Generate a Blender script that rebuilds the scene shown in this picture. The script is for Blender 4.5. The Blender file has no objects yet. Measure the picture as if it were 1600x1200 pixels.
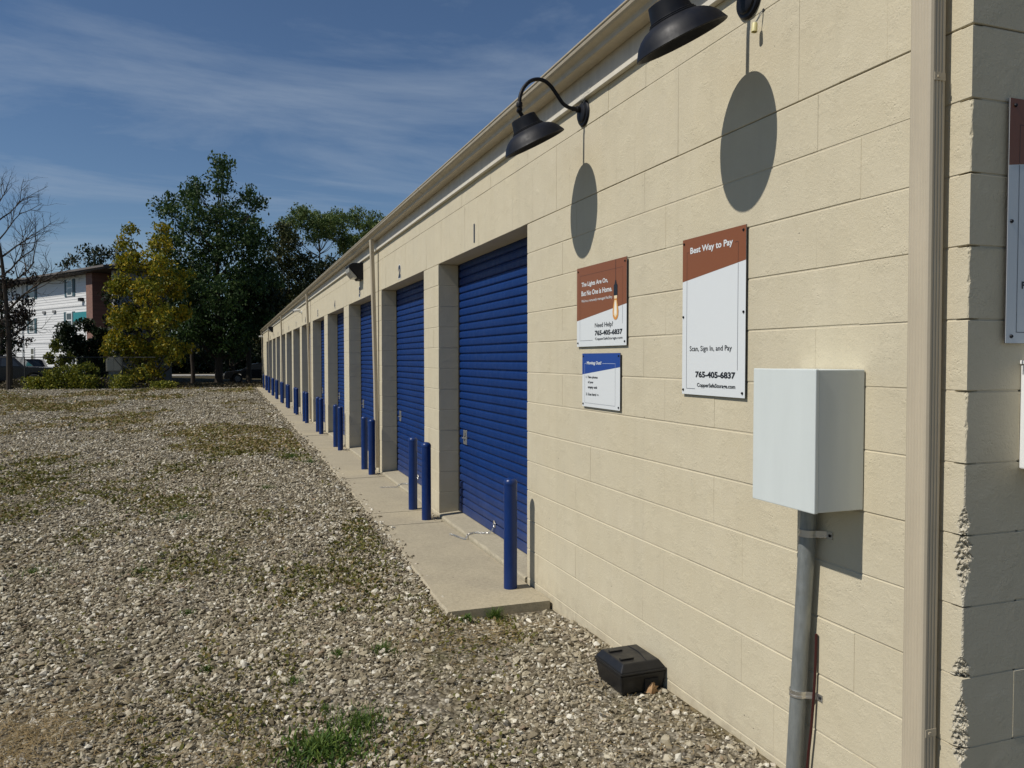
import bpy, bmesh, math, random
import numpy as np
from mathutils import Vector, Matrix, Euler

# ------------------------------------------------------------------ camera, world, sun, exposure
scene = bpy.context.scene
COL = scene.collection
rad = math.radians

cam_data = bpy.data.cameras.new('camera')
cam = bpy.data.objects.new('camera', cam_data)
COL.objects.link(cam)
cam_data.sensor_width = 36.0
cam_data.lens = 36.0 * 1237.6 / 1600.0
cam_data.clip_start = 0.05
cam_data.clip_end = 2000.0
YAW, PITCH = rad(19.7225), rad(1.7854)
fw = Vector((math.sin(YAW) * math.cos(PITCH), math.cos(YAW) * math.cos(PITCH), -math.sin(PITCH)))
rt = Vector((math.cos(YAW), -math.sin(YAW), 0.0))
up = rt.cross(fw)
M = Matrix.Identity(4)
for i in range(3):
    M[i][0], M[i][1], M[i][2] = rt[i], up[i], -fw[i]
M[0][3], M[1][3], M[2][3] = -1.943, 0.0, 1.513
cam.matrix_world = M
scene.camera = cam

scene.view_settings.view_transform = 'Standard'
scene.view_settings.look = 'None'
scene.view_settings.exposure = 0.0
scene.view_settings.gamma = 1.0
scene.view_settings.use_curve_mapping = False

# direction the sunlight travels, taken from the cast shadows
SUN_DIR = Vector((1.0, 0.028, -1.16)).normalized()
SUN_EL = math.asin(-SUN_DIR.z)
SUN_AZ = math.atan2(-SUN_DIR.x, -SUN_DIR.y)     # from +Y towards +X
sun_data = bpy.data.lights.new('sun', 'SUN')
sun_data.energy = 4.1
sun_data.angle = rad(0.53)
sun_data.color = (1.0, 0.945, 0.86)
sun = bpy.data.objects.new('sun', sun_data)
COL.objects.link(sun)
sun.rotation_euler = SUN_DIR.to_track_quat('-Z', 'Y').to_euler()
sun.location = (-20, 0, 25)

world = bpy.data.worlds.new('World')
scene.world = world
world.use_nodes = True
wt = world.node_tree
wt.nodes.clear()
w_out = wt.nodes.new('ShaderNodeOutputWorld')
w_bg = wt.nodes.new('ShaderNodeBackground')
w_sky = wt.nodes.new('ShaderNodeTexSky')
w_sky.sky_type = 'NISHITA'
w_sky.sun_disc = False
w_sky.sun_elevation = SUN_EL
w_sky.sun_rotation = SUN_AZ
w_sky.altitude = 200
w_sky.air_density = 1.0
w_sky.dust_density = 0.0
w_sky.ozone_density = 6.0
w_bg.inputs['Strength'].default_value = 0.068
# thin cirrus: noise on the direction projected onto a high layer
w_tc = wt.nodes.new('ShaderNodeTexCoord')
w_sep = wt.nodes.new('ShaderNodeSeparateXYZ')
wt.links.new(w_tc.outputs['Generated'], w_sep.inputs[0])
w_add = wt.nodes.new('ShaderNodeMath'); w_add.operation = 'ADD'; w_add.inputs[1].default_value = 0.12
w_mx = wt.nodes.new('ShaderNodeMath'); w_mx.operation = 'MAXIMUM'; w_mx.inputs[1].default_value = 0.02
wt.links.new(w_sep.outputs['Z'], w_mx.inputs[0]); wt.links.new(w_mx.outputs[0], w_add.inputs[0])
w_dx = wt.nodes.new('ShaderNodeMath'); w_dx.operation = 'DIVIDE'
w_dy = wt.nodes.new('ShaderNodeMath'); w_dy.operation = 'DIVIDE'
wt.links.new(w_sep.outputs['X'], w_dx.inputs[0]); wt.links.new(w_add.outputs[0], w_dx.inputs[1])
wt.links.new(w_sep.outputs['Y'], w_dy.inputs[0]); wt.links.new(w_add.outputs[0], w_dy.inputs[1])
w_cmb = wt.nodes.new('ShaderNodeCombineXYZ')
wt.links.new(w_dx.outputs[0], w_cmb.inputs[0]); wt.links.new(w_dy.outputs[0], w_cmb.inputs[1])
w_map = wt.nodes.new('ShaderNodeMapping')
w_map.inputs['Rotation'].default_value = (0, 0, rad(-14))
w_map.inputs['Scale'].default_value = (0.62, 1.25, 1.0)
w_map.inputs['Location'].default_value = (2.1, 1.3, 0.0)
wt.links.new(w_cmb.outputs[0], w_map.inputs[0])
w_n1 = wt.nodes.new('ShaderNodeTexNoise'); w_n1.inputs['Scale'].default_value = 1.15
w_n1.inputs['Detail'].default_value = 9; w_n1.inputs['Roughness'].default_value = 0.62
w_n1.inputs['Distortion'].default_value = 0.7
wt.links.new(w_map.outputs[0], w_n1.inputs['Vector'])
w_r1 = wt.nodes.new('ShaderNodeValToRGB')
w_r1.color_ramp.elements[0].position = 0.47; w_r1.color_ramp.elements[0].color = (0, 0, 0, 1)
w_r1.color_ramp.elements[1].position = 0.73; w_r1.color_ramp.elements[1].color = (1, 1, 1, 1)
wt.links.new(w_n1.outputs[0], w_r1.inputs[0])
w_fac = wt.nodes.new('ShaderNodeMath'); w_fac.operation = 'MULTIPLY'; w_fac.inputs[1].default_value = 0.42
wt.links.new(w_r1.outputs[0], w_fac.inputs[0])
w_mix = wt.nodes.new('ShaderNodeMixRGB')
wt.links.new(w_fac.outputs[0], w_mix.inputs[0])
wt.links.new(w_sky.outputs[0], w_mix.inputs[1])
w_mix.inputs[2].default_value = (5.6, 6.6, 7.9, 1)
wt.links.new(w_mix.outputs[0], w_bg.inputs['Color'])
wt.links.new(w_bg.outputs[0], w_out.inputs[0])

rng = np.random.default_rng(7)
rnd = random.Random(11)

# ------------------------------------------------------------------ helpers
def link_mesh(name, me, parent=None):
    o = bpy.data.objects.new(name, me)
    COL.objects.link(o)
    if parent is not None:
        o.parent = parent
    return o

def tag(o, label=None, cat=None, group=None, kind=None):
    if label: o['label'] = label
    if cat: o['category'] = cat
    if group: o['group'] = group
    if kind: o['kind'] = kind
    return o

def thing(name, label, cat, loc=(0, 0, 0), group=None, frame=None):
    o = bpy.data.objects.new(name, None)
    o.empty_display_size = 0.1
    COL.objects.link(o)
    if frame is not None:
        m = frame.copy()
        m.translation = Vector(loc)
        o.matrix_world = m
    else:
        o.location = loc
    return tag(o, label, cat, group)

class MB:
    def __init__(s):
        s.v, s.f = [], []
    def add(s, vs, fs):
        b = len(s.v)
        s.v += [tuple(p) for p in vs]
        s.f += [tuple(b + i for i in f) for f in fs]
    def box(s, x0, x1, y0, y1, z0, z1):
        s.add([(x0, y0, z0), (x1, y0, z0), (x1, y1, z0), (x0, y1, z0), (x0, y0, z1), (x1, y0, z1), (x1, y1, z1), (x0, y1, z1)],
              [(0, 3, 2, 1), (4, 5, 6, 7), (0, 1, 5, 4), (1, 2, 6, 5), (2, 3, 7, 6), (3, 0, 4, 7)])
    def prism_y(s, prof, y0, y1, caps=True):      # profile of (x,z) points extruded along y
        n = len(prof)
        s.add([(x, y0, z) for x, z in prof] + [(x, y1, z) for x, z in prof],
              [(i, (i + 1) % n, n + (i + 1) % n, n + i) for i in range(n)] +
              ([tuple(range(n))[::-1], tuple(range(n, 2 * n))] if caps else []))
    def tube(s, pts, r, n=10, caps=True):
        pts = [Vector(p) for p in pts]
        rs = r if isinstance(r, (list, tuple)) else [r] * len(pts)
        rings = []
        ref = None
        for i, p in enumerate(pts):
            d = (pts[min(i + 1, len(pts) - 1)] - pts[max(i - 1, 0)]).normalized()
            if ref is None:
                ref = Vector((0, 0, 1)) if abs(d.z) < 0.9 else Vector((1, 0, 0))
                a = d.cross(ref).normalized()
            else:
                a = (a - d * a.dot(d)).normalized()
            b = d.cross(a)
            rings.append([p + (a * math.cos(t) + b * math.sin(t)) * rs[i] for t in [2 * math.pi * k / n for k in range(n)]])
        vs = [q for ring in rings for q in ring]
        fs = []
        for i in range(len(pts) - 1):
            for k in range(n):
                fs.append((i * n + k, i * n + (k + 1) % n, (i + 1) * n + (k + 1) % n, (i + 1) * n + k))
        if caps:
            fs.append(tuple(range(n))[::-1]); fs.append(tuple(range((len(pts) - 1) * n, len(pts) * n)))
        s.add(vs, fs)
    def lathe(s, prof, origin, axis=(0, 0, 1), n=32, close=False):  # profile of (r, h)
        ax = Vector(axis).normalized()
        a = ax.cross(Vector((0, 1, 0)) if abs(ax.y) < 0.9 else Vector((1, 0, 0))).normalized()
        b = ax.cross(a)
        o = Vector(origin)
        vs, fs = [], []
        for r, h in prof:
            for k in range(n):
                t = 2 * math.pi * k / n
                vs.append(o + ax * h + (a * math.cos(t) + b * math.sin(t)) * r)
        for i in range(len(prof) - 1):
            for k in range(n):
                fs.append((i * n + k, i * n + (k + 1) % n, (i + 1) * n + (k + 1) % n, (i + 1) * n + k))
        if close:
            fs.append(tuple(range(n))[::-1]); fs.append(tuple(range((len(prof) - 1) * n, len(prof) * n)))
        s.add(vs, fs)
    def mesh(s, name, mat, smooth=False, bevel=0, segs=2, fixn=True):
        me = bpy.data.meshes.new(name)
        me.from_pydata(s.v, [], s.f)
        if bevel or fixn:
            bm = bmesh.new(); bm.from_mesh(me)
            if fixn: bmesh.ops.recalc_face_normals(bm, faces=bm.faces)
            if bevel:
                es = [e for e in bm.edges if len(e.link_faces) == 2 and e.calc_face_angle(0) > 0.5]
                bmesh.ops.bevel(bm, geom=es, offset=bevel, segments=segs, affect='EDGES', profile=0.6, clamp_overlap=True)
            bm.to_mesh(me); bm.free()
        if smooth:
            me.polygons.foreach_set('use_smooth', [True] * len(me.polygons))
            try: me.set_sharp_from_angle(angle=rad(38))
            except Exception: pass
        if mat: me.materials.append(mat)
        me.update()
        return me
    def build(s, name, mat, parent=None, smooth=False, bevel=0, segs=2, fixn=True):
        return link_mesh(name, s.mesh(name, mat, smooth, bevel, segs, fixn), parent)

def np_quads(name, V, mat, parent=None, var=None):
    """V: (N,4,3) quads -> one mesh object; var: per-face random attribute"""
    n = len(V)
    me = bpy.data.meshes.new(name)
    me.vertices.add(n * 4)
    me.vertices.foreach_set('co', V.reshape(-1).astype(np.float32))
    me.loops.add(n * 4)
    me.loops.foreach_set('vertex_index', np.arange(n * 4, dtype=np.int32))
    me.polygons.add(n)
    me.polygons.foreach_set('loop_start', np.arange(0, n * 4, 4, dtype=np.int32))
    me.update(calc_edges=True)
    if var is not None:
        at = me.attributes.new('var', 'FLOAT', 'FACE')
        at.data.foreach_set('value', var.astype(np.float32))
    me.materials.append(mat)
    return link_mesh(name, me, parent)

def catmull(pts, n=8):
    pts = [Vector(p) for p in pts]
    P = [pts[0] * 2 - pts[1]] + pts + [pts[-1] * 2 - pts[-2]]
    out = []
    for i in range(1, len(P) - 2):
        for k in range(n):
            t = k / n
            a, b, c, d = P[i - 1], P[i], P[i + 1], P[i + 2]
            out.append(0.5 * ((2 * b) + (c - a) * t + (2 * a - 5 * b + 4 * c - d) * t * t + (3 * b - a - 3 * c + d) * t ** 3))
    out.append(pts[-1])
    return out

# ------------------------------------------------------------------ materials
def mat(name, color, rough=0.6, metal=0.0, spec=None):
    m = bpy.data.materials.new(name); m.use_nodes = True
    b = m.node_tree.nodes['Principled BSDF']
    b.inputs['Base Color'].default_value = (*color, 1)
    b.inputs['Roughness'].default_value = rough
    b.inputs['Metallic'].default_value = metal
    if spec is not None: b.inputs['Specular IOR Level'].default_value = spec
    return m

class NT:
    def __init__(s, m):
        s.t = m.node_tree; s.b = s.t.nodes['Principled BSDF']
        s.geo = s.t.nodes.new('ShaderNodeNewGeometry')
    def n(s, typ, **kw):
        nd = s.t.nodes.new(typ)
        for k, v in kw.items():
            if k in nd.inputs: nd.inputs[k].default_value = v
            else: setattr(nd, k, v)
        return nd
    def l(s, a, b): s.t.links.new(a, b)
    def noise(s, scale, detail=4, rough=0.55, vec=None, dist=0.0):
        nd = s.n('ShaderNodeTexNoise', Scale=scale, Detail=detail, Roughness=rough, Distortion=dist)
        s.l(vec if vec is not None else s.geo.outputs['Position'], nd.inputs['Vector'])
        return nd.outputs[0]
    def voro(s, scale, feature='F1', vec=None):
        nd = s.n('ShaderNodeTexVoronoi', feature=feature)
        nd.inputs['Scale'].default_value = scale
        s.l(vec if vec is not None else s.geo.outputs['Position'], nd.inputs['Vector'])
        return nd
    def ramp(s, fac, stops):
        nd = s.n('ShaderNodeValToRGB')
        cr = nd.color_ramp
        while len(cr.elements) < len(stops): cr.elements.new(0.5)
        for e, (p, c) in zip(cr.elements, stops):
            e.position = p
            e.color = (*c, 1) if isinstance(c, (tuple, list)) else (c, c, c, 1)
        s.l(fac, nd.inputs[0])
        return nd.outputs[0]
    def mix(s, fac, a, b, typ='MIX'):
        nd = s.n('ShaderNodeMixRGB', blend_type=typ)
        for sock, v in zip(nd.inputs, (fac, a, b)):
            if isinstance(v, (int, float)): sock.default_value = v
            elif isinstance(v, (tuple, list)): sock.default_value = (*v, 1)
            else: s.l(v, sock)
        return nd.outputs[0]
    def math(s, op, a, b=None):
        nd = s.n('ShaderNodeMath', operation=op)
        for sock, v in zip(nd.inputs, (a, b)):
            if v is None: continue
            if isinstance(v, (int, float)): sock.default_value = v
            else: s.l(v, sock)
        return nd.outputs[0]
    def bump(s, h, dist, strength=1.0, normal=None):
        nd = s.n('ShaderNodeBump'); nd.inputs['Distance'].default_value = dist; nd.inputs['Strength'].default_value = strength
        s.l(h, nd.inputs['Height'])
        if normal is not None: s.l(normal, nd.inputs['Normal'])
        return nd.outputs[0]
    def color(s, c): s.l(c, s.b.inputs['Base Color'])
    def rough(s, c): s.l(c, s.b.inputs['Roughness'])
    def normal(s, c): s.l(c, s.b.inputs['Normal'])

# painted concrete block
def make_paint_block():
    m = mat('painted_block', (0.56, 0.50, 0.375), 0.62, spec=0.25)
    t = NT(m)
    big = t.noise(0.9, 3); mid = t.noise(5, 4)
    fac = t.ramp(mid, [(0.3, 0.0), (0.72, 1.0)])
    c = t.mix(fac, (0.550, 0.487, 0.345), (0.590, 0.528, 0.382))
    c = t.mix(t.ramp(big, [(0.35, 0.0), (0.7, 0.3)]), c, (0.50, 0.46, 0.36))
    c = t.mix(t.ramp(t.noise(2.6, 5, 0.7), [(0.52, 0.0), (0.60, 0.16)]), c, (0.62, 0.56, 0.43))
    c = t.mix(t.ramp(t.noise(31, 6, 0.75), [(0.60, 0.0), (0.72, 0.30)]), c, (0.40, 0.35, 0.26))
    # rain streaks running down, and small grime specks in the pits
    mp = t.n('ShaderNodeMapping'); mp.inputs['Scale'].default_value = (9, 9, 0.5)
    t.l(t.geo.outputs['Position'], mp.inputs[0])
    st = t.noise(1.0, 5, 0.6, mp.outputs[0])
    c = t.mix(t.ramp(st, [(0.50, 0.0), (0.72, 0.22)]), c, (0.43, 0.39, 0.29))
    v = t.voro(34); pick = t.ramp(v.outputs['Color'], [(0.93, 0.0), (0.94, 1.0)])
    dot = t.ramp(v.outputs['Distance'], [(0.07, 1.0), (0.12, 0.0)])
    c = t.mix(t.math('MULTIPLY', pick, dot), c, (0.09, 0.08, 0.07))
    sp = t.n('ShaderNodeSeparateXYZ'); t.l(t.geo.outputs['Position'], sp.inputs[0])
    c = t.mix(t.math('MULTIPLY', t.ramp(t.math('ADD', sp.outputs['Z'], 0.1), [(0.0, 0.55), (0.22, 0.0)]), t.ramp(t.noise(14, 4), [(0.35, 0.0), (0.65, 1.0)])), c, (0.30, 0.25, 0.18))
    t.color(c)
    n1 = t.noise(95, 7, 0.72); n2 = t.noise(240, 3, 0.6); pits = t.voro(95)
    pmask = t.ramp(t.noise(9, 3, 0.6), [(0.50, 0.0), (0.72, 1.0)])
    h = t.math('ADD', t.math('MULTIPLY', n1, 0.9), t.math('MULTIPLY', n2, 0.35))
    pit = t.ramp(pits.outputs['Distance'], [(0.05, 0.0), (0.38, 1.0)])
    h = t.math('ADD', h, t.math('MULTIPLY', t.math('MULTIPLY', pit, pmask), 0.8))
    t.normal(t.bump(h, 0.0032, 0.68, t.bump(t.noise(16, 3), 0.004, 0.18)))
    return m
M_BLOCK = make_paint_block()

def make_mortar():
    m = mat('painted_mortar', (0.54, 0.485, 0.36), 0.7, spec=0.2); t = NT(m)
    t.color(t.mix(t.noise(20, 4), (0.50, 0.45, 0.33), (0.56, 0.50, 0.38)))
    t.normal(t.bump(t.noise(90, 5), 0.003, 0.8)); return m
M_MORTAR = make_mortar()

def make_bare():
    m = mat('broken_block', (0.36, 0.33, 0.28), 0.9, spec=0.1); t = NT(m)
    t.color(t.mix(t.ramp(t.noise(60, 5), [(0.3, 0.0), (0.7, 1.0)]), (0.42, 0.38, 0.29), (0.66, 0.61, 0.49)))
    t.normal(t.bump(t.noise(110, 5, 0.7), 0.006, 1.0)); return m

def make_metal_paint(name, col, rough=0.42, streak=0.05, bump=0.0, spec=0.4):
    m = mat(name, col, rough, spec=spec); t = NT(m)
    dark = tuple(c * (1 - 3 * streak) for c in col); lite = tuple(min(1, c * (1 + 2 * streak)) for c in col)
    mp = t.n('ShaderNodeMapping'); mp.inputs['Scale'].default_value = (14, 14, 2.0)
    t.l(t.geo.outputs['Position'], mp.inputs[0])
    t.color(t.mix(t.ramp(t.noise(1.0, 5, 0.6, mp.outputs[0]), [(0.3, 0.0), (0.7, 1.0)]), dark, lite))
    t.rough(t.ramp(t.noise(25, 3), [(0.3, rough - 0.05), (0.7, rough + 0.1)]))
    if bump: t.normal(t.bump(t.noise(30, 3), bump, 0.5))
    return m
M_GUTTER = make_metal_paint('gutter_paint', (0.47, 0.41, 0.305), 0.38, 0.03, 0.001)
M_FASCIA = make_metal_paint('fascia_paint', (0.52, 0.48, 0.40), 0.5, 0.04, 0.001)
M_TRIM = make_metal_paint('trim_paint', (0.64, 0.60, 0.50), 0.5, 0.03)
M_BLACK = make_metal_paint('black_satin', (0.005, 0.006, 0.010), 0.5, 0.06, 0.0, 0.28)
M_BLACKPL = make_metal_paint('black_plastic', (0.012, 0.012, 0.013), 0.38, 0.1, 0.002, 0.4)
M_BOX = make_metal_paint('enclosure_grey', (0.60, 0.645, 0.63), 0.45, 0.012, 0.0006)
M_WHITE = make_metal_paint('white_enamel', (0.74, 0.75, 0.74), 0.4, 0.02)
M_DARK = mat('dark_gap', (0.008, 0.008, 0.009), 0.8)
M_GLASSD = mat('dark_window_glass', (0.015, 0.018, 0.022), 0.06, spec=0.8)
M_LENS = mat('lamp_lens', (0.42, 0.41, 0.37), 0.2, spec=0.6)
M_STEEL = make_metal_paint('stainless', (0.62, 0.61, 0.58), 0.3, 0.05); M_STEEL.node_tree.nodes['Principled BSDF'].inputs['Metallic'].default_value = 0.85
M_RUBBER = mat('tyre_rubber', (0.012, 0.012, 0.012), 0.8)

def make_door_paint():
    m = mat('blue_door_paint', (0.003, 0.024, 0.125), 0.48, spec=0.18); t = NT(m)
    mp = t.n('ShaderNodeMapping'); mp.inputs['Scale'].default_value = (8, 5, 1.2); t.l(t.geo.outputs['Position'], mp.inputs[0])
    f = t.ramp(t.noise(1.0, 5, 0.6, mp.outputs[0]), [(0.3, 0.0), (0.75, 1.0)])
    c = t.mix(f, (0.0025, 0.024, 0.118), (0.0035, 0.030, 0.142))
    sp = t.n('ShaderNodeSeparateXYZ'); t.l(t.geo.outputs['Position'], sp.inputs[0])
    dust = t.math('MULTIPLY', t.ramp(t.math('MULTIPLY', sp.outputs['Z'], 1.4), [(0.02, 0.20), (0.75, 0.0)]), t.ramp(t.noise(8, 5), [(0.25, 0.3), (0.75, 1.0)]))
    c = t.mix(dust, c, (0.20, 0.19, 0.19))
    t.color(c)
    t.rough(t.ramp(t.noise(16, 4), [(0.3, 0.42), (0.7, 0.58)]))
    t.normal(t.bump(t.noise(5, 2), 0.003, 0.2))
    return m
M_DOOR = make_door_paint()

def make_bollard():
    m = mat('blue_bollard_sleeve', (0.003, 0.024, 0.12), 0.33, spec=0.4); t = NT(m)
    f = t.ramp(t.noise(6, 4), [(0.3, 0.0), (0.7, 1.0)])
    c = t.mix(f, (0.0028, 0.022, 0.112), (0.004, 0.028, 0.14))
    v = t.ramp(t.noise(60, 6, 0.75), [(0.66, 0.0), (0.74, 0.5)])
    c = t.mix(v, c, (0.05, 0.08, 0.18)); t.color(c)
    t.rough(t.ramp(t.noise(20, 3), [(0.3, 0.28), (0.7, 0.45)]))
    return m
M_BOLLARD = make_bollard()

def make_galv():
    m = mat('galvanised_conduit', (0.26, 0.28, 0.28), 0.5, 0.55); t = NT(m)
    mp = t.n('ShaderNodeMapping'); mp.inputs['Scale'].default_value = (30, 30, 5); t.l(t.geo.outputs['Position'], mp.inputs[0])
    v = t.ramp(t.noise(1.0, 6, 0.7, mp.outputs[0]), [(0.25, 0.0), (0.75, 1.0)])
    t.color(t.mix(v, (0.20, 0.22, 0.22), (0.36, 0.38, 0.37)))
    t.rough(t.ramp(t.noise(40, 4), [(0.3, 0.42), (0.7, 0.62)])); return m
M_GALV = make_galv()

def make_concrete(name, a, b, bscale=1.0):
    m = mat(name, a, 0.85, spec=0.2); t = NT(m)
    c = t.mix(t.ramp(t.noise(3.2, 5, 0.6), [(0.3, 0.0), (0.7, 1.0)]), a, b)
    c = t.mix(t.ramp(t.noise(120, 4, 0.7), [(0.40, 0.0), (0.66, 0.6)]), c, tuple(x * 0.5 for x in a))
    c = t.mix(t.ramp(t.noise(0.9, 6, 0.65), [(0.5, 0.0), (0.68, 0.4)]), c, (0.23, 0.20, 0.155))
    c = t.mix(t.ramp(t.noise(38, 5, 0.75), [(0.35, 0.35), (0.62, 0.0)]), c, tuple(min(1, x * 1.35) for x in a))
    v = t.voro(18); c = t.mix(t.math('MULTIPLY', t.ramp(v.outputs['Color'], [(0.86, 0.0), (0.87, 1.0)]), t.ramp(v.outputs['Distance'], [(0.08, 1.0), (0.16, 0.0)])), c, (0.16, 0.14, 0.11))
    t.color(c)
    t.normal(t.bump(t.noise(160, 5, 0.7), 0.003 * bscale, 0.8, t.bump(t.noise(14, 5), 0.01 * bscale, 0.4)))
    return m
M_CONC = make_concrete('pavement_concrete', (0.42, 0.368, 0.262), (0.355, 0.312, 0.225))
M_THRESH = make_concrete('threshold_concrete', (0.43, 0.385, 0.28), (0.36, 0.32, 0.235), 1.6)

def make_ground():
    m = mat('gravel_ground', (0.2, 0.18, 0.14), 0.95, spec=0.1); t = NT(m)
    P = t.geo.outputs['Position']
    v1 = t.voro(34); v2 = t.voro(15)
    st = t.ramp(v1.outputs['Color'], [(0.0, (0.07, 0.06, 0.045)), (0.35, (0.20, 0.178, 0.132)), (0.7, (0.34, 0.305, 0.235)), (1.0, (0.62, 0.585, 0.49))])
    st2 = t.ramp(v2.outputs['Color'], [(0.0, (0.09, 0.078, 0.058)), (0.5, (0.25, 0.222, 0.168)), (1.0, (0.52, 0.48, 0.39))])
    c = t.mix(0.45, st, st2)
    gap = t.ramp(v1.outputs['Distance'], [(0.42, 0.0), (0.72, 1.0)])
    c = t.mix(t.math('MULTIPLY', gap, 0.7), c, (0.060, 0.048, 0.033))  # soil between stones, with crevice shade put into its dark brown
    # light dusty areas where it is packed and brown areas with soil
    c = t.mix(t.ramp(t.noise(0.23, 5, 0.6), [(0.42, 0.0), (0.62, 0.55)]), c, (0.20, 0.172, 0.12))
    # thin moss and dead grass in streaks running along the yard
    mp = t.n('ShaderNodeMapping'); mp.inputs['Scale'].default_value = (0.9, 0.42, 1); t.l(P, mp.inputs[0])
    g1 = t.noise(0.75, 7, 0.68, mp.outputs[0])
    g2 = t.noise(9.0, 4, 0.7)
    gm = t.math('MULTIPLY', t.ramp(g1, [(0.47, 0.0), (0.56, 1.0)]), t.ramp(g2, [(0.38, 0.0), (0.54, 0.92)]))
    c = t.mix(gm, c, t.mix(t.ramp(t.noise(2.5, 4), [(0.35, 0.0), (0.65, 1.0)]), (0.085, 0.085, 0.028), (0.16, 0.115, 0.055)))
    sp = t.n('ShaderNodeSeparateXYZ'); t.l(P, sp.inputs[0])
    # beyond the gravel: leaf litter, dirt and rough grass
    yy = t.math('ADD', t.math('ADD', sp.outputs['Y'], t.math('MULTIPLY', sp.outputs['X'], 0.34)), t.math('MULTIPLY', t.noise(0.5, 4), 3.0))
    far = t.ramp(t.math('DIVIDE', yy, 100.0), [(0.487, 0.0), (0.499, 1.0)])
    dirt = t.mix(t.ramp(t.noise(1.3, 6, 0.7), [(0.35, 0.0), (0.65, 1.0)]), (0.038, 0.042, 0.018), (0.085, 0.062, 0.038))
    c = t.mix(far, c, dirt)
    t.color(c)
    h = t.math('ADD', t.ramp(v1.outputs['Distance'], [(0.0, 1.0), (0.8, 0.0)]), t.ramp(v2.outputs['Distance'], [(0.0, 0.8), (0.7, 0.0)]))
    t.normal(t.bump(h, 0.022, 0.95))
    return m
M_GROUND = make_ground()

def make_stone():
    m = mat('crushed_limestone', (0.35, 0.32, 0.27), 0.9, spec=0.15); t = NT(m)
    oi = t.n('ShaderNodeObjectInfo')
    c = t.ramp(oi.outputs['Random'], [(0.0, (0.10, 0.080, 0.052)), (0.16, (0.19, 0.158, 0.105)), (0.38, (0.275, 0.235, 0.158)), (0.60, (0.39, 0.34, 0.240)), (0.78, (0.53, 0.482, 0.365)), (0.92, (0.72, 0.685, 0.585)), (0.97, (0.28, 0.20, 0.125)), (1.0, (0.12, 0.115, 0.105))])
    c = t.mix(t.ramp(t.noise(70, 4), [(0.35, 0.0), (0.7, 0.4)]), c, (0.26, 0.225, 0.16))
    t.color(c)
    t.normal(t.bump(t.noise(180, 4), 0.0025, 0.7)); return m
M_STONE = make_stone()

def leaf_mat(name, stops, rough=0.55, trans=0.28):
    m = bpy.data.materials.new(name); m.use_nodes = True
    nt = m.node_tree; b = nt.nodes['Principled BSDF']; out = nt.nodes['Material Output']
    at = nt.nodes.new('ShaderNodeAttribute'); at.attribute_name = 'var'
    r = nt.nodes.new('ShaderNodeValToRGB')
    while len(r.color_ramp.elements) < len(stops): r.color_ramp.elements.new(0.5)
    for e, (p, c) in zip(r.color_ramp.elements, stops): e.position = p; e.color = (*c, 1)
    nt.links.new(at.outputs['Fac'], r.inputs[0])
    nt.links.new(r.outputs[0], b.inputs['Base Color'])
    b.inputs['Roughness'].default_value = rough
    b.inputs['Specular IOR Level'].default_value = 0.25
    tr = nt.nodes.new('ShaderNodeBsdfTranslucent')
    nt.links.new(r.outputs[0], tr.inputs['Color'])
    mx = nt.nodes.new('ShaderNodeMixShader'); mx.inputs[0].default_value = trans
    nt.links.new(b.outputs[0], mx.inputs[1]); nt.links.new(tr.outputs[0], mx.inputs[2])
    nt.links.new(mx.outputs[0], out.inputs[0])
    return m
L_MAPLE = leaf_mat('maple_leaves', [(0, (0.0156, 0.0364, 0.0104)), (0.5, (0.0312, 0.0650, 0.0169)), (1, (0.0715, 0.1105, 0.0260))])
L_DARK = leaf_mat('dark_leaves', [(0, (0.008, 0.016, 0.006)), (0.6, (0.018, 0.032, 0.010)), (1, (0.040, 0.050, 0.018))], trans=0.15)
L_BROWN = leaf_mat('olive_leaves', [(0, (0.0196, 0.0308, 0.0098)), (0.6, (0.0448, 0.0588, 0.0168)), (1, (0.1050, 0.0910, 0.0280))], trans=0.2)
L_AIRY = leaf_mat('pinnate_leaves', [(0, (0.0490, 0.0910, 0.0245)), (0.5, (0.0910, 0.1365, 0.0350)), (1, (0.1663, 0.1925, 0.0525))])
L_YELLOW = leaf_mat('yellowing_leaves', [(0, (0.0810, 0.1148, 0.0135)), (0.35, (0.1755, 0.1823, 0.0162)), (0.75, (0.3375, 0.2700, 0.0162)), (1, (0.4860, 0.3240, 0.0189))])
L_YG = leaf_mat('yellow_green_leaves', [(0, (0.085, 0.110, 0.014)), (0.6, (0.190, 0.200, 0.022)), (1, (0.330, 0.290, 0.030))])
L_DEAD = leaf_mat('dry_leaves', [(0, (0.016, 0.012, 0.010)), (0.6, (0.036, 0.026, 0.020)), (1, (0.075, 0.055, 0.040))], trans=0.1)
L_LITTER = leaf_mat('fence_litter', [(0, (0.030, 0.026, 0.014)), (0.6, (0.070, 0.060, 0.028)), (1, (0.13, 0.10, 0.055))], trans=0.1)
L_GRASS = leaf_mat('grass_blades', [(0, (0.0405, 0.0878, 0.0162)), (0.6, (0.0810, 0.1418, 0.0243)), (1, (0.1620, 0.2160, 0.0405))])
L_MOSS = leaf_mat('moss_and_straw', [(0, (0.0625, 0.0775, 0.0125)), (0.45, (0.1313, 0.1275, 0.0225)), (0.75, (0.2125, 0.1562, 0.0562)), (1, (0.4250, 0.3125, 0.1625))])
def make_bark(name, a, b):
    m = mat(name, a, 0.9, spec=0.1); t = NT(m)
    mp = t.n('ShaderNodeMapping'); mp.inputs['Scale'].default_value = (14, 14, 3); t.l(t.geo.outputs['Position'], mp.inputs[0])
    n = t.noise(1, 5, 0.6, mp.outputs[0]); t.color(t.mix(n, a, b)); t.normal(t.bump(n, 0.02, 0.8)); return m
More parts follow.
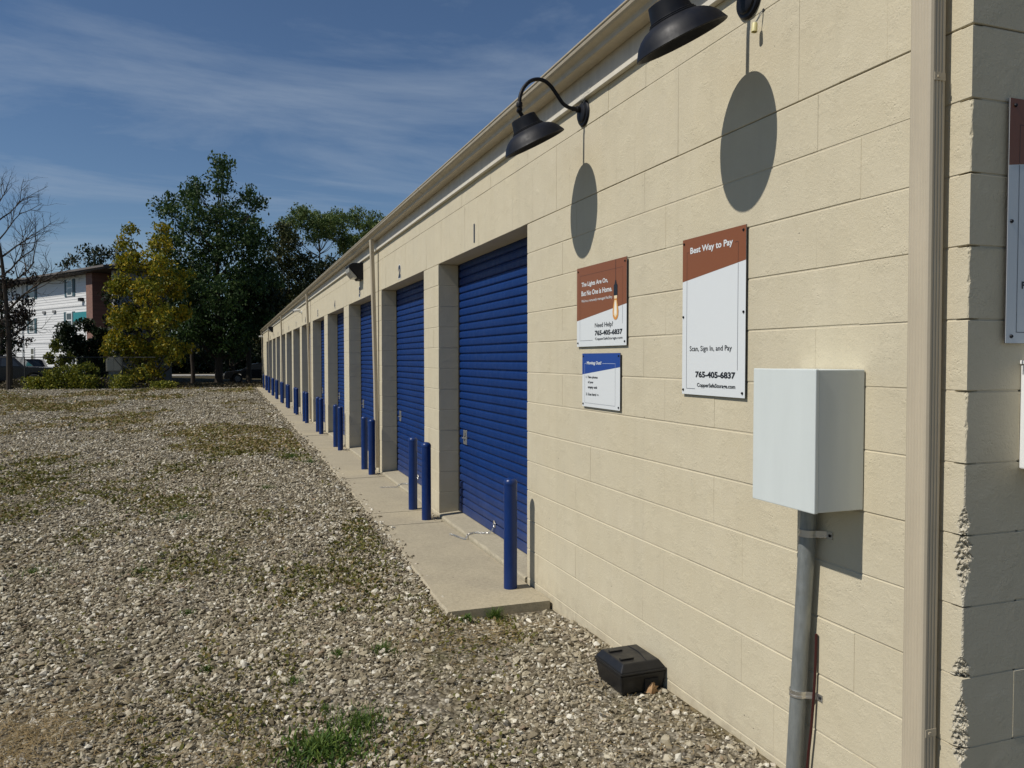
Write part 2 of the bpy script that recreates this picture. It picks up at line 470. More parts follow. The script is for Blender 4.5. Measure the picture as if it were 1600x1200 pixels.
M_BARK = make_bark('bark', (0.035, 0.028, 0.022), (0.085, 0.072, 0.058))

# ------------------------------------------------------------------ ground
def gz(x, y):
    """height of the gravel"""
    z = np.interp(y, [1.0, 2.0, 2.46, 3.25, 4.0, 4.7, 5.4, 7.0, 400], [-0.03, -0.045, -0.055, -0.080, -0.072, -0.064, -0.050, -0.044, -0.044])
    z = z + 0.03 * np.clip((x + 0.7) / 0.7, 0, 1) * np.clip((4.6 - y) / 0.8, 0, 1)
    u = 0.008 * np.sin(x * 1.9 + 0.7 * y) * np.cos(y * 1.3 - x) + 0.004 * np.sin(6.1 * x - 4 * y) 
    z = z - 0.028 * np.clip((x + 0.62) / 0.12, 0, 1) * np.clip(1 - np.abs(y - 4.6) / 0.5, 0, 1)
    edge = np.clip((-0.8 - x) / 0.6, 0, 1)
    return z + u * (0.25 + 0.75 * edge)

def build_ground():
    xs = np.unique(np.round(np.concatenate([np.linspace(-350, -30, 14), np.linspace(-30, -12, 10), np.linspace(-12, -6, 25), np.linspace(-6, 0.0, 61), np.linspace(0.1, 1.0, 4), np.linspace(5, 350, 14)]), 4))
    ys = np.unique(np.round(np.concatenate([np.linspace(-120, -2, 8), np.linspace(-2, 12, 141), np.linspace(12, 50, 77), np.linspace(55, 800, 24)]), 4))
    X, Y = np.meshgrid(xs, ys)
    Z = gz(X, Y)
    pav = (X > -0.62) & (X < 0.3) & (Y > 4.72) & (Y < 49)
    Z = np.where(pav, -0.16, Z)
    far = Y > 50
    Z = np.where(far, np.interp(Y, [50, 60, 800], [-0.08, -0.22, -0.3]), Z)
    V = np.stack([X, Y, Z], -1).reshape(-1, 3)
    nx, ny = len(xs), len(ys)
    idx = np.arange(nx * ny).reshape(ny, nx)
    F = np.stack([idx[:-1, :-1], idx[:-1, 1:], idx[1:, 1:], idx[1:, :-1]], -1).reshape(-1, 4)
    me = bpy.data.meshes.new('ground')
    me.from_pydata(V.tolist(), [], F.tolist())
    me.polygons.foreach_set('use_smooth', [True] * len(me.polygons))
    me.materials.append(M_GROUND)
    o = link_mesh('ground', me)
    tag(o, kind='structure')
build_ground()

# crushed stone near the camera: instanced pebbles
def build_gravel():
    src = bpy.data.collections.new('pebble_shapes')
    r = random.Random(5)
    for k in range(12):
        bm = bmesh.new()
        sx, sy, sz = r.uniform(0.85, 1.3), r.uniform(0.62, 0.95), r.uniform(0.45, 0.72)
        for _ in range(r.choice((13, 16, 20))):
            q = Vector((r.gauss(0, 1), r.gauss(0, 1), r.gauss(0, 1))).normalized() * r.uniform(0.82, 1.08)
            bm.verts.new((q.x * sx, q.y * sy, q.z * sz))
        bmesh.ops.convex_hull(bm, input=bm.verts)
        me = bpy.data.meshes.new('pebble'); bm.to_mesh(me); bm.free()
        me.materials.append(M_STONE)
        src.objects.link(bpy.data.objects.new('pebble_shape', me))
    zones = [  # y0, y1, xl0, xl1, density, size
        (1.7, 7.0, -4.6, -5.4, 5200, 0.0052), (1.7, 4.2, -4.6, -4.6, 2800, 0.0110), (4.2, 7.0, -5.0, -5.6, 2700, 0.0114),
        (7.0, 11.0, -5.6, -6.6, 1800, 0.0124), (11.0, 18.0, -6.6, -8.5, 900, 0.0145), (18.0, 28.0, -8.5, -11.0, 330, 0.0185), (28.0, 48.5, -11.0, -16.0, 95, 0.024)]
    pts, scl, rot = [], [], []
    g = np.random.default_rng(3)
    for y0, y1, xa, xb, den, sz in zones:
        w = -min(xa, xb)
        n = int(den * w * (y1 - y0))
        x = g.uniform(-w, 0.02, n); y = g.uniform(y0, y1, n)
        # stone gets sparse in soil patches and drifts over the pavement edge a little
        patch = np.sin(x * 1.7 + 2.1 * np.sin(y * 0.8)) * np.cos(y * 1.15 + 1.4 * np.sin(x * 1.3)) + 0.5 * np.sin(5.3 * x + 2 * y) * np.sin(3.9 * y - x)
        keep = g.uniform(0, 1, n) < np.clip(0.97 - 0.85 * np.clip(patch - 0.25, 0, 1), 0.12, 1)
        edge = -0.635 + 0.03 * (y - 4.65) * (y < 9) + 0.12 * (y >= 9) + 0.022 * np.sin(y * 9) + 0.02 * np.sin(y * 23)
        keep &= ~((y > 4.60) & (x > edge))
        soil = np.exp(-((x + 0.42) / 0.42) ** 2 - ((y - 2.95) / 0.42) ** 2) + 0.9 * np.exp(-((x + 0.75) / 0.45) ** 2 - ((y - 4.05) / 0.3) ** 2) + 0.9 * np.exp(-((x + 2.75) / 0.35) ** 2 - ((y - 3.75) / 0.35) ** 2)
        keep &= g.uniform(0, 1, n) > 0.72 * soil * (1.0 if sz > 0.006 else 0.2)
        near_wall = (y < 4.6) & (x > -0.35)
        keep &= ~(near_wall & (g.uniform(0, 1, n) < 0.35))
        keep &= (x < -0.012)
        if sz < 0.006:      # grit and small stones swept against the pier bases
            k_ = 900; j_ = g.integers(0, 4, k_)
            xa = -0.022 - np.abs(g.normal(0, 0.035, k_)); ya = 7.53 + 3.048 * j_ + g.normal(0, 0.07, k_)
            x = np.concatenate([x[keep], xa]); y = np.concatenate([y[keep], ya])
        else:
            x, y = x[keep], y[keep]
        n = len(x)
        s = sz * np.exp(g.normal(0, 0.36, n)) * (1 + 0.5 * (g.uniform(0, 1, n) > 0.965))
        s = np.clip(s, sz * 0.4, sz * 2.3)
        z = np.where((x > -0.3) & (y > 4.65), -0.029, gz(x, y)) + s * g.uniform(0.05, 0.55, n)
        pts.append(np.stack([x, y, z], -1)); scl.append(s)
        rot.append(np.stack([g.normal(0, 0.45, n), g.normal(0, 0.45, n), g.uniform(0, 6.28, n)], -1))
    P = np.concatenate(pts); S = np.concatenate(scl); R = np.concatenate(rot)
    n = len(P)
    me = bpy.data.meshes.new('gravel')
    me.vertices.add(n); me.vertices.foreach_set('co', P.reshape(-1).astype(np.float32))
    a = me.attributes.new('psize', 'FLOAT', 'POINT'); a.data.foreach_set('value', S.astype(np.float32))
    a = me.attributes.new('prot', 'FLOAT_VECTOR', 'POINT'); a.data.foreach_set('vector', R.reshape(-1).astype(np.float32))
    a = me.attributes.new('pidx', 'INT', 'POINT'); a.data.foreach_set('value', g.integers(0, 12, n).astype(np.int32))
    o = link_mesh('gravel', me)
    tag(o, 'pale crushed stone gravel covering the yard beside the pavement', 'gravel', kind='stuff')
    ng = bpy.data.node_groups.new('scatter_pebbles', 'GeometryNodeTree')
    ng.interface.new_socket('Geometry', in_out='INPUT', socket_type='NodeSocketGeometry')
    ng.interface.new_socket('Geometry', in_out='OUTPUT', socket_type='NodeSocketGeometry')
    N = ng.nodes
    gi = N.new('NodeGroupInput'); go = N.new('NodeGroupOutput')
    ci = N.new('GeometryNodeCollectionInfo'); ci.inputs['Collection'].default_value = src
    ci.inputs['Separate Children'].default_value = True; ci.inputs['Reset Children'].default_value = True
    iop = N.new('GeometryNodeInstanceOnPoints'); iop.inputs['Pick Instance'].default_value = True
    def attr(nm, dt):
        q = N.new('GeometryNodeInputNamedAttribute'); q.data_type = dt; q.inputs['Name'].default_value = nm
        return next(s for s in q.outputs if s.enabled and s.name == 'Attribute')
    L = ng.links
    L.new(gi.outputs[0], iop.inputs['Points']); L.new(ci.outputs[0], iop.inputs['Instance'])
    L.new(attr('pidx', 'INT'), iop.inputs['Instance Index'])
    e2r = N.new('FunctionNodeEulerToRotation'); L.new(attr('prot', 'FLOAT_VECTOR'), e2r.inputs[0])
    L.new(e2r.outputs[0], iop.inputs['Rotation'])
    L.new(attr('psize', 'FLOAT'), iop.inputs['Scale'])
    L.new(iop.outputs[0], go.inputs[0])
    md = o.modifiers.new('scatter', 'NODES'); md.node_group = ng
    print('pebbles', n)
build_gravel()

# ------------------------------------------------------------------ the storage building
ROW = 0.2032
YC = 1.653                    # near corner
DW, PITCHD = 2.438, 3.048     # door width, door spacing
NDOOR = 13
YEND = 48.9
DOORS = [(5.107 + PITCHD * k, 5.107 + PITCHD * k + DW) for k in range(NDOOR)]
GAPB, GAPH = 0.0052, 0.0002

bld = thing('storage_building', 'long low beige painted block building with a row of blue roll-up doors', 'building', (0, YC, 0))
def L(y): return y - YC       # world y -> building local

# mortar core of the front wall and of the near side wall, inset behind the block faces
mb = MB(); IN = 0.0026
spans = [(YC, 5.107)] + [(DOORS[k][1], DOORS[k + 1][0]) for k in range(NDOOR - 1)] + [(DOORS[-1][1], YEND)]
for a, b in spans:
    if a == YC:      # the core stays back from the broken outer corner
        pf = [(0.042, IN), (0.2032 - IN, IN), (0.2032 - IN, L(b) - IN), (IN, L(b) - IN), (IN, 0.042)]
        mb.add([(x, y, -0.45) for x, y in pf] + [(x, y, 2.438) for x, y in pf], [(i, (i + 1) % 5, 5 + (i + 1) % 5, 5 + i) for i in range(5)] + [(4, 3, 2, 1, 0), (5, 6, 7, 8, 9)])
    else:
        mb.box(IN, 0.2032 - IN, L(a) + IN, L(b) - IN, -0.45, 2.438)
mb.box(IN + 0.0002, 0.2032 - IN, IN, L(YEND) - IN, 2.4445, 3.006)
front = mb.build('wall', M_MORTAR, bld)
mb = MB()
mb.box(0.21, 12.0, IN, 0.2032 - IN, -0.45, 3.40)
mb.box(IN + 0.004, 0.206, IN + 0.001, 0.19, 3.02, 3.40)
side = mb.build('side_wall', M_MORTAR, bld)

_bc = {}
def block_mesh(dx, dy, dz, chip=0):
    key = (round(dx, 3), round(dy, 3), round(dz, 3), chip)
    if key in _bc: return _bc[key]
    b = MB(); b.box(-dx / 2, dx / 2, -dy / 2, dy / 2, -dz / 2, dz / 2)
    if not chip:
        me = b.mesh('block', M_BLOCK)
        bm = bmesh.new(); bm.from_mesh(me)
        es = [e for e in bm.edges if abs((e.verts[0].co - e.verts[1].co).z) < 1e-6]
        bmesh.ops.bevel(bm, geom=es, offset=0.0023, segments=1, affect='EDGES', profile=0.6)
        bm.to_mesh(me); bm.free()
    else:
        me = b.mesh('block', M_BLOCK)
        me.materials.append(M_BARE)
        bm = bmesh.new(); bm.from_mesh(me)
        # slice finely near the outer vertical edge (low x, low y)
        for k in range(1, 17):
            bmesh.ops.bisect_plane(bm, geom=bm.verts[:] + bm.edges[:] + bm.faces[:], plane_co=(-dx / 2 + 0.0027 * k, 0, 0), plane_no=(1, 0, 0))
            bmesh.ops.bisect_plane(bm, geom=bm.verts[:] + bm.edges[:] + bm.faces[:], plane_co=(0, -dy / 2 + 0.0027 * k, 0), plane_no=(0, 1, 0))
        for k in range(1, 60):
            bmesh.ops.bisect_plane(bm, geom=bm.verts[:] + bm.edges[:] + bm.faces[:], plane_co=(0, 0, -dz / 2 + dz * k / 60), plane_no=(0, 0, 1))
        r = np.random.default_rng(chip)
        pass
        tt = np.linspace(0, 1, 61)
        prof_ = {1: ([0, .2, .5, .8, 1], [.2, .5, 1.9, 2.2, 1.4]), 2: ([0, .2, .36, .5, 1], [1.2, 1.6, 0.5, .2, .2]), 4: ([0, .2, .3, 1], [2.0, 1.7, .3, .2]),
                 5: ([0, .15, .5, .62, .75, 1], [1.5, 2.5, 2.1, 1.2, .3, .2]), 6: ([0, .8, .9, 1], [.2, .3, 1.6, 1.4]), 3: ([0, .3, .5, .7, 1], [.25, .15, .5, .1, .5])}[chip]
        amp = np.interp(tt, *prof_) * (0.75 + 0.5 * np.interp(tt, np.linspace(0, 1, 16), r.uniform(0, 1, 16)))
        for v in bm.verts:
            k = int(round((v.co.z + dz / 2) / dz * 60)); k = min(60, max(0, k))
            cut = 0.0125 * amp[k] * (1 + 0.0 * k)
            ux, uy = v.co.x + dx / 2, v.co.y + dy / 2
            lim = cut * (1 + 0.16 * math.sin(k * 1.3 + ux * 300) + 0.14 * math.cos(k * 0.6 + uy * 350))
            s = ux + uy
            if s < lim:
                d = (lim - s) / 2
                w_ = min(1.0, (lim - s) / 0.006) * (1 if chip != 3 else 0.3)
                v.co.x += d + r.uniform(-.0026, .0030) * w_; v.co.y += d + r.uniform(-.0026, .0030) * w_
        bm.faces.ensure_lookup_table()
        bm.normal_update()
        for f in bm.faces:
            c = f.calc_center_median()
            if abs(f.normal.x + 1) > 0.02 and abs(f.normal.y + 1) > 0.02 and (c.x + dx / 2) < 0.04 and (c.y + dy / 2) < 0.04 and abs(f.normal.z) < 0.95:
                f.material_index = 1 if chip != 3 else 0
        bm.to_mesh(me); bm.free()
    _bc[key] = me
    return me
M_BARE = make_bare()

blocks = []      # (x0,x1,y0,y1,z0,z1,parent,chip)
def addb(x0, x1, y0, y1, z0, z1, par, chip=0):
    blocks.append((x0, x1, y0, y1, z0, z1, par, chip))
def zrow(k): return 2.4384 - ROW * (k + 1), 2.4384 - ROW * k
chips = {1: 3, 3: 3, 5: 3, 6: 2, 7: 1, 8: 4, 9: 5, 10: 6, 11: 3}
for k in range(0, 14):
    z0, z1 = zrow(k)
    odd = k % 2
    for (a, b) in spans:
        # running-bond joints on a common 16 inch grid starting at the corner
        off = 0.0 if odd else 0.2032
        js = [a]
        n0 = math.ceil((a - YC - off) / 0.4064 + 0.02)
        y = YC + off + n0 * 0.4064
        while y < b - 0.05:
            if y > a + 0.05: js.append(y)
            y += 0.4064
        js.append(b)
        for q in range(len(js) - 1):
            ch = chips.get(k, 0) if (a == YC and q == 0) else 0
            x1 = 0.2032
            if a == YC and q == 0 and not odd: x1 = 0.4064
            addb(0.0, x1, js[q], js[q + 1], z0, z1, front, ch)
    # near side wall
    x = 0.4064 if not odd else 0.2032
    while x < 2.8:
        addb(x, x + 0.4064, YC, YC + 0.2032, z0, z1, side); x += 0.4064
for k in range(-5, 0):
    z0, z1 = zrow(k)
    x = 0.2082 if k % 2 else 0.4082
    if k % 2 == 0: addb(0.2082, 0.4082, YC, YC + 0.2032, z0, z1, side)
    while x < 2.8:
        addb(x, x + 0.4064, YC, YC + 0.2032, z0, z1, side); x += 0.4064
y = YC; e = 1.957
while y < YEND - 0.02:                       # tall lintel course scored every 8 inches
    addb(0.0, 0.2032, y, min(e, YEND), 2.4384, 2.8448, front); y = e; e += 0.2032
y = YC; e = 1.85
while y < YEND - 0.02:
    addb(0.0, 0.2032, y, min(e, YEND), 2.8448, 3.0105, front); y = e; e += 0.4064

def bdist(b):
    return (b[0] + 1.94) ** 2 + ((b[2] + b[3]) / 2) ** 2 + ((b[5] + b[4]) / 2 - 1.5) ** 2
def seen(b):   # in the field of view, roughly
    p = Vector(((b[0]), (b[2] + b[3]) / 2, (b[4] + b[5]) / 2)) - Vector((-1.943, 0, 1.513))
    d = p.dot(fw)
    return d > 0.3 and abs(p.dot(rt)) / d < 0.72 and abs(p.dot(up)) / d < 0.56 and b[4] > -0.4
order = sorted(range(len(blocks)), key=lambda i: (not seen(blocks[i]), bdist(blocks[i])))
solo = set(order[:296])
rest = {id(front): MB(), id(side): MB()}
br = random.Random(21)
for i, (x0, x1, y0, y1, z0, z1, par, chip) in enumerate(blocks):
    soldier = z0 > 2.43 and z1 < 3.02 and (z1 - z0) != ROW
    gh = 0.0003 if (z1 - z0) > 0.3 else GAPH * br.choice((0.4, 1.0, 1.0, 2.4))
    gb = 0.004 if z0 > 2.80 else GAPB
    dx, dy, dz = (x1 - x0), (y1 - y0) - gh, (z1 - z0) - gb
    if par is side: dx -= GAPH; dy += gh
    yc = L((y0 + y1) / 2)
    if i in solo:
        o = link_mesh('block', block_mesh(dx, dy, dz, chip), par)
        jig = br.uniform(-0.0009, 0.0009)
        if par is side: o.location = ((x0 + x1) / 2, yc + jig, (z0 + z1) / 2)
        else: o.location = ((x0 + x1) / 2 + jig, yc if y0 > YC else yc - gh / 2 + 0.0006, (z0 + z1) / 2)
        if not chip: o.rotation_euler = (0, br.uniform(-0.003, 0.003), br.uniform(-0.0016, 0.0016) if par is front else 0)
    else:
        rest[id(par)].box((x0 + x1) / 2 - dx / 2, (x0 + x1) / 2 + dx / 2, yc - dy / 2, yc + dy / 2, (z0 + z1) / 2 - dz / 2, (z0 + z1) / 2 + dz / 2)
for par in (front, side):
    if rest[id(par)].v:
        o = rest[id(par)].build('block_courses', M_BLOCK, par); o['kind'] = 'stuff'

# far end wall, back wall, roof
mb = MB()
mb.box(0.21, 12.0, L(YEND) - 0.2, L(YEND), -0.3, 3.4)
mb.box(11.8, 12.0, 0.21, L(YEND) - 0.21, -0.3, 3.4)
mb.build('back_wall', M_BLOCK, bld)
def make_roof():
    m = mat('roof_metal', (0.33, 0.31, 0.27), 0.5, spec=0.3); t = NT(m); t.color(t.mix(t.noise(2, 4), (0.30, 0.28, 0.25), (0.36, 0.34, 0.30))); return m
mb = MB()
mb.prism_y([(-0.045, 3.214), (-0.045, 3.222), (6.0, 3.62), (12.15, 3.222), (12.15, 3.19), (6.0, 3.58), (0.0, 3.19)], -0.06, L(YEND) + 0.06)
mb.build('roof', make_roof(), bld)
# fascia board and the pale trim under it
mb = MB(); mb.box(-0.013, 0.02, -0.03, L(YEND) + 0.03, 3.0215, 3.209); mb.build('fascia', M_FASCIA, bld)
mb = MB(); mb.box(-0.031, -0.0015, -0.034, L(YEND) + 0.034, 2.992, 3.0205); mb.build('trim', M_TRIM, bld, bevel=0.002, segs=1)
# rake board on the near side
mb = MB(); mb.box(0.021, 6.0, -0.03, -0.002, 3.39, 3.55); mb.build('rake_board', M_FASCIA, bld)
# K-style gutter
gp = [(-0.016, 3.204), (-0.016, 3.112), (-0.101, 3.106), (-0.107, 3.110), (-0.110, 3.124), (-0.116, 3.137), (-0.130, 3.147), (-0.147, 3.157),
      (-0.158, 3.169), (-0.162, 3.182), (-0.162, 3.190), (-0.169, 3.194), (-0.170, 3.203), (-0.163, 3.207), (-0.154, 3.206), (-0.154, 3.203),
      (-0.160, 3.200), (-0.158, 3.190), (-0.155, 3.174), (-0.145, 3.162), (-0.128, 3.151), (-0.113, 3.141), (-0.105, 3.125), (-0.100, 3.112), (-0.020, 3.117), (-0.020, 3.204)]
gp = [(-0.016 + (x + 0.016) * 0.91, 3.131 + (z - 3.106) * 0.82) for x, z in gp]
mb = MB()
segs = [(-0.05, 6.1), (6.104, 12.2), (12.204, 18.3), (18.304, 24.4), (24.404, 30.5), (30.504, 36.6), (36.604, 42.7), (42.704, L(YEND) + 0.05)]
for a, b in segs: mb.prism_y(gp, a, b)
gut = mb.build('gutter', M_GUTTER, bld)
mb = MB()
for a, b in segs[:-1]: mb.prism_y([(x * 1.02, z - 0.001 if z < 3.17 else z + 0.001) for x, z in gp], b - 0.008, b + 0.01)
mb.build('gutter_seam', M_GUTTER, gut)

# downspouts with ribbed faces
def downspout(y0, w, xt, xb, zb, straps=True):
    mb = MB()
    dep = 0.052
    def ring(z, xo):
        pts = []
        # wall side first, counter clockwise; outer face with small ribs
        pts += [(xo + dep, y0), (xo + dep, y0 + w)]
        nr = 5
        pts += [(xo + 0.010, y0 + w), (xo + 0.003, y0 + w - 0.004), (xo, y0 + w - 0.010)]
        for q in range(nr):
            ym = y0 + w - 0.018 - q * (w - 0.036) / (nr - 1)
            pts += [(xo, ym + 0.0042), (xo + 0.0016, ym + 0.0015), (xo + 0.0016, ym - 0.0015), (xo, ym - 0.0042)]
        pts += [(xo, y0 + 0.010), (xo + 0.003, y0 + 0.004), (xo + 0.010, y0)]
        for q in range(3):
            xm = xo + 0.019 + q * 0.011
            pts += [(xm - 0.0032, y0), (xm - 0.001, y0 + 0.0022), (xm + 0.001, y0 + 0.0022), (xm + 0.0032, y0)]
        return [(x, L(y), z) for x, y in pts]
    zs = [(3.131, xt), (2.9, xt + (xb - xt) * 0.12), (2.2, xt + (xb - xt) * 0.45), (1.2, xt + (xb - xt) * 0.8), (zb, xb)]
    rings = [ring(z, x) for z, x in zs]
    n = len(rings[0])
    vs = [p for r in rings for p in r]
    fs = [(i * n + k, i * n + (k + 1) % n, (i + 1) * n + (k + 1) % n, (i + 1) * n + k) for i in range(len(rings) - 1) for k in range(n)]
    fs.append(tuple(range(n))); mb.add(vs, fs)
    d = mb.build('downspout', M_GUTTER, bld)
    if straps:
        for zz in (0.42, 2.3):
            s = MB(); f = (3.1 - zz) / 3.0; xo = xt + (xb - xt) * f ** 0.7
            s.box(xo + 0.012, xo + dep, L(y0) - 0.0022, L(y0) - 0.0006, zz, zz + 0.022)
            s.box(xo + 0.022, xo + 0.030, L(y0) - 0.005, L(y0) - 0.0022, zz + 0.008, zz + 0.014)
            s.build('strap', M_STEEL if False else M_GUTTER, d)
    return d
downspout(1.722, 0.078, -0.080, -0.068, -0.04)
for yy in (10.82, 20.2, 30.4, 40.2, 48.5):
    downspout(yy - 0.035, 0.076, -0.118, -0.060, 0.03, straps=False)

# thresholds, doors
_slat = None
def slat_mesh(w):
    global _slat
    if _slat is None:
        h = 0.0735
        prof = [(0.0, 0.0), (-0.011, 0.004), (-0.0145, 0.012), (-0.0155, 0.034), (-0.0145, 0.052), (-0.0105, 0.0615), (-0.002, 0.0645), (0.0, h)]
        b = MB(); n = len(prof)
        b.add([(x, -w / 2, z) for x, z in prof] + [(x, w / 2, z) for x, z in prof], [(i, i + 1, n + i + 1, n + i) for i in range(n - 1)])
        _slat = b.mesh('slat', M_DOOR, fixn=False)
    return _slat
def text_mesh(body, x0, x1, y0, y1, mat_, name, parent, bold=0.0, z=0.0006):
    """flat lettering fitted into the rectangle x0..x1, y0..y1 of its parent's local XY plane"""
    cu = bpy.data.curves.new(name, 'FONT'); cu.body = body; cu.offset = bold + 0.006; cu.size = 1.0
    cu.resolution_u = 3
    o = bpy.data.objects.new('tmp', cu); COL.objects.link(o)
    bpy.context.view_layer.update()
    dg = bpy.context.evaluated_depsgraph_get()
    me = bpy.data.meshes.new_from_object(o.evaluated_get(dg))
    bpy.data.objects.remove(o); bpy.data.curves.remove(cu)
    co = np.empty(len(me.vertices) * 3, np.float32); me.vertices.foreach_get('co', co); co = co.reshape(-1, 3)
    mn, mx_ = co.min(0), co.max(0)
    co[:, 0] = x0 + (co[:, 0] - mn[0]) / max(1e-6, mx_[0] - mn[0]) * (x1 - x0)
    co[:, 1] = y0 + (co[:, 1] - mn[1]) / max(1e-6, mx_[1] - mn[1]) * (y1 - y0)
    co[:, 2] = z
    me.vertices.foreach_set('co', co.reshape(-1)); me.update()
    me.materials.clear(); me.materials.append(mat_); me.name = name
    ob = link_mesh(name, me, parent)
    return ob
FRONT = Matrix(((0, 0, -1, 0), (-1, 0, 0, 0), (0, 1, 0, 0), (0, 0, 0, 1)))    # local X right, Y up, Z out of the front wall
SIDE = Matrix(((1, 0, 0, 0), (0, 0, -1, 0), (0, 1, 0, 0), (0, 0, 0, 1)))
M_NUM = mat('stencil_paint', (0.018, 0.03, 0.06), 0.6)
M_NUMH = mat('stencil_halo', (0.66, 0.66, 0.62), 0.6)

dr = random.Random(4)
for k, (a, b) in enumerate(DOORS):
    # concrete threshold under the door, chipped along its nose
    mb = MB()
    prof = [(-0.014, -0.12), (-0.016, -0.012), (-0.010, -0.003), (0.0, 0.0), (0.23, 0.014), (0.23, -0.12)]
    ny = 40 if k < 4 else 8
    n = len(prof); vs, fs = [], []
    for j in range(ny + 1):
        yy = L(a) + 0.004 + (b - a - 0.008) * j / ny
        for q, (x, z) in enumerate(prof):
            e = dr.uniform(-0.004, 0.006) if q in (1, 2, 3) else 0
            vs.append((x + max(0, e) * (1.6 if dr.random() < 0.15 else 1), yy, z - max(0, e) * 0.6 * (q != 3)))
    for j in range(ny):
        for q in range(n): fs.append((j * n + q, j * n + (q + 1) % n, (j + 1) * n + (q + 1) % n, (j + 1) * n + q))
    fs += [tuple(range(n)), tuple(range(ny * n, ny * n + n))[::-1]]
    mb.add(vs, fs); mb.build('threshold', M_THRESH, bld)
    mb = MB(); mb.box(0.222, 0.24, L(a) + 0.002, L(b) - 0.002, 0.016, 2.4384)      # dark backing and side tracks
    mb.box(0.196, 0.221, L(a) + 0.003, L(a) + 0.040, 0.017, 2.43); mb.box(0.196, 0.221, L(b) - 0.040, L(b) - 0.003, 0.017, 2.43)
    door = mb.build('door', M_DARK, bld)
    w = DW - 0.09
    ns = 32; z = 0.10
    mid = L((a + b) / 2)
    if k < 3:
        for s in range(ns):
            o = link_mesh('slat', slat_mesh(w), door); o.location = (0.215, mid, z + s * 0.0735)
            o.rotation_euler = (0, dr.uniform(-0.004, 0.004), 0)
    else:
        h = 0.0735; prof = []
        for s in range(ns):
            zz = z + s * h; prof += [(0.215, zz), (0.2005, zz + 0.012), (0.2005, zz + 0.052), (0.213, zz + 0.0645)]
        prof.append((0.215, z + ns * h)); n = len(prof)
        c = MB(); c.add([(x, mid - w / 2, zz) for x, zz in prof] + [(x, mid + w / 2, zz) for x, zz in prof], [(i, i + 1, n + i + 1, n + i) for i in range(n - 1)])
        c.build('curtain', M_DOOR, door, fixn=False)
    c = MB(); c.box(0.198, 0.218, mid - w / 2, mid + w / 2, 0.018, 0.095); c.build('bottom_bar', M_DOOR, door, bevel=0.003, segs=1)
    # latch plate near the far jamb
    if k < 8:
        c = MB(); yl = L(b) - 0.24; xs_ = 0.194
        c.box(xs_, xs_ + 0.012, yl - 0.055, yl + 0.055, 0.695, 0.83)
        lt = c.build('latch', M_STEEL, door, bevel=0.002, segs=1)
        c = MB(); c.box(xs_ - 0.0015, xs_ - 0.0002, yl - 0.02, yl - 0.004, 0.765, 0.805); c.box(xs_ - 0.0015, xs_ - 0.0002, yl + 0.006, yl + 0.022, 0.725, 0.775)
        c.build('slot', M_DARK, lt)
        c = MB(); c.box(xs_ - 0.010, xs_ - 0.0004, yl - 0.03, yl + 0.07, 0.748, 0.760); c.build('bolt', M_STEEL, lt)
    # stencilled unit number over the door
    e = bpy.data.objects.new('number_anchor', None)
    nm = str(k + 1); cy = (a + b) / 2 + 0.02
    tw = 0.030 if nm == '1' else 0.13 * (len(nm) if '1' not in nm else 1.4)
    for (mm, gx, zz_) in (((M_NUMH, 0.011, -0.0022), (M_NUM, 0.0, -0.0034)) if nm != '1' else ((M_NUM, 0.0, -0.003),)):
        t = text_mesh(nm if nm != '1' else '|', -tw / 2 - gx, tw / 2 + gx, -0.078 - gx, 0.078 + gx, mm, 'unit_number' if mm is M_NUM else 'number_halo', None, bold=0.05 if nm != '1' else 0.0)
        mw = FRONT.copy(); mw.translation = Vector((zz_, L(cy), 2.562)); t.parent = bld; t.matrix_local = mw
    bpy.data.objects.remove(e)

# ------------------------------------------------------------------ pavement
pav = bpy.data.objects.new('pavement', None); COL.objects.link(pav)
pav.location = (0, 4.65, 0); pav['kind'] = 'structure'
def pedge(y): return float(np.interp(y, [4.6, 6, 9, 13.5, 25, 48, 60], [-0.70, -0.655, -0.61, -0.56, -0.52, -0.46, -0.44]))
joints = [4.65, 4.945] + sum([[7.28 + 3.048 * k, 7.90 + 3.048 * k] for k in range(14)], []) + [49.6]
joints = [j for j in joints if j <= 49.6]
pr = random.Random(9)
for i in range(len(joints) - 1):
    y0, y1 = joints[i] + (0.004 if i else 0), joints[i + 1] - 0.004
    dz = pr.uniform(-0.003, 0.003)
    mb = MB(); ny = max(3, int((y1 - y0) / 0.12)) if y0 < 14 else 3
    vs, fs = [], []
    for j in range(ny + 1):
        y = y0 + (y1 - y0) * j / ny
        x0 = pedge(y) + (pr.uniform(-0.006, 0.008))
        wob = pr.uniform(-0.003, 0.003) if j in (0, ny) else 0
        for (x, z) in ((x0, -0.16), (x0 - 0.002, -0.045), (x0 + 0.010, -0.031 + dz), (-0.25, -0.030 + dz), (-0.019, -0.030 + dz), (-0.019, -0.16)):
            vs.append((x, y - 4.65 + wob, z))
    n = 6
    for j in range(ny):
        for q in range(n): fs.append((j * n + q, j * n + (q + 1) % n, (j + 1) * n + (q + 1) % n, (j + 1) * n + q))
    fs += [tuple(range(n)), tuple(range(ny * n, ny * n + n))[::-1]]
    mb.add(vs, fs)
    mb.build('slab', M_CONC, pav)

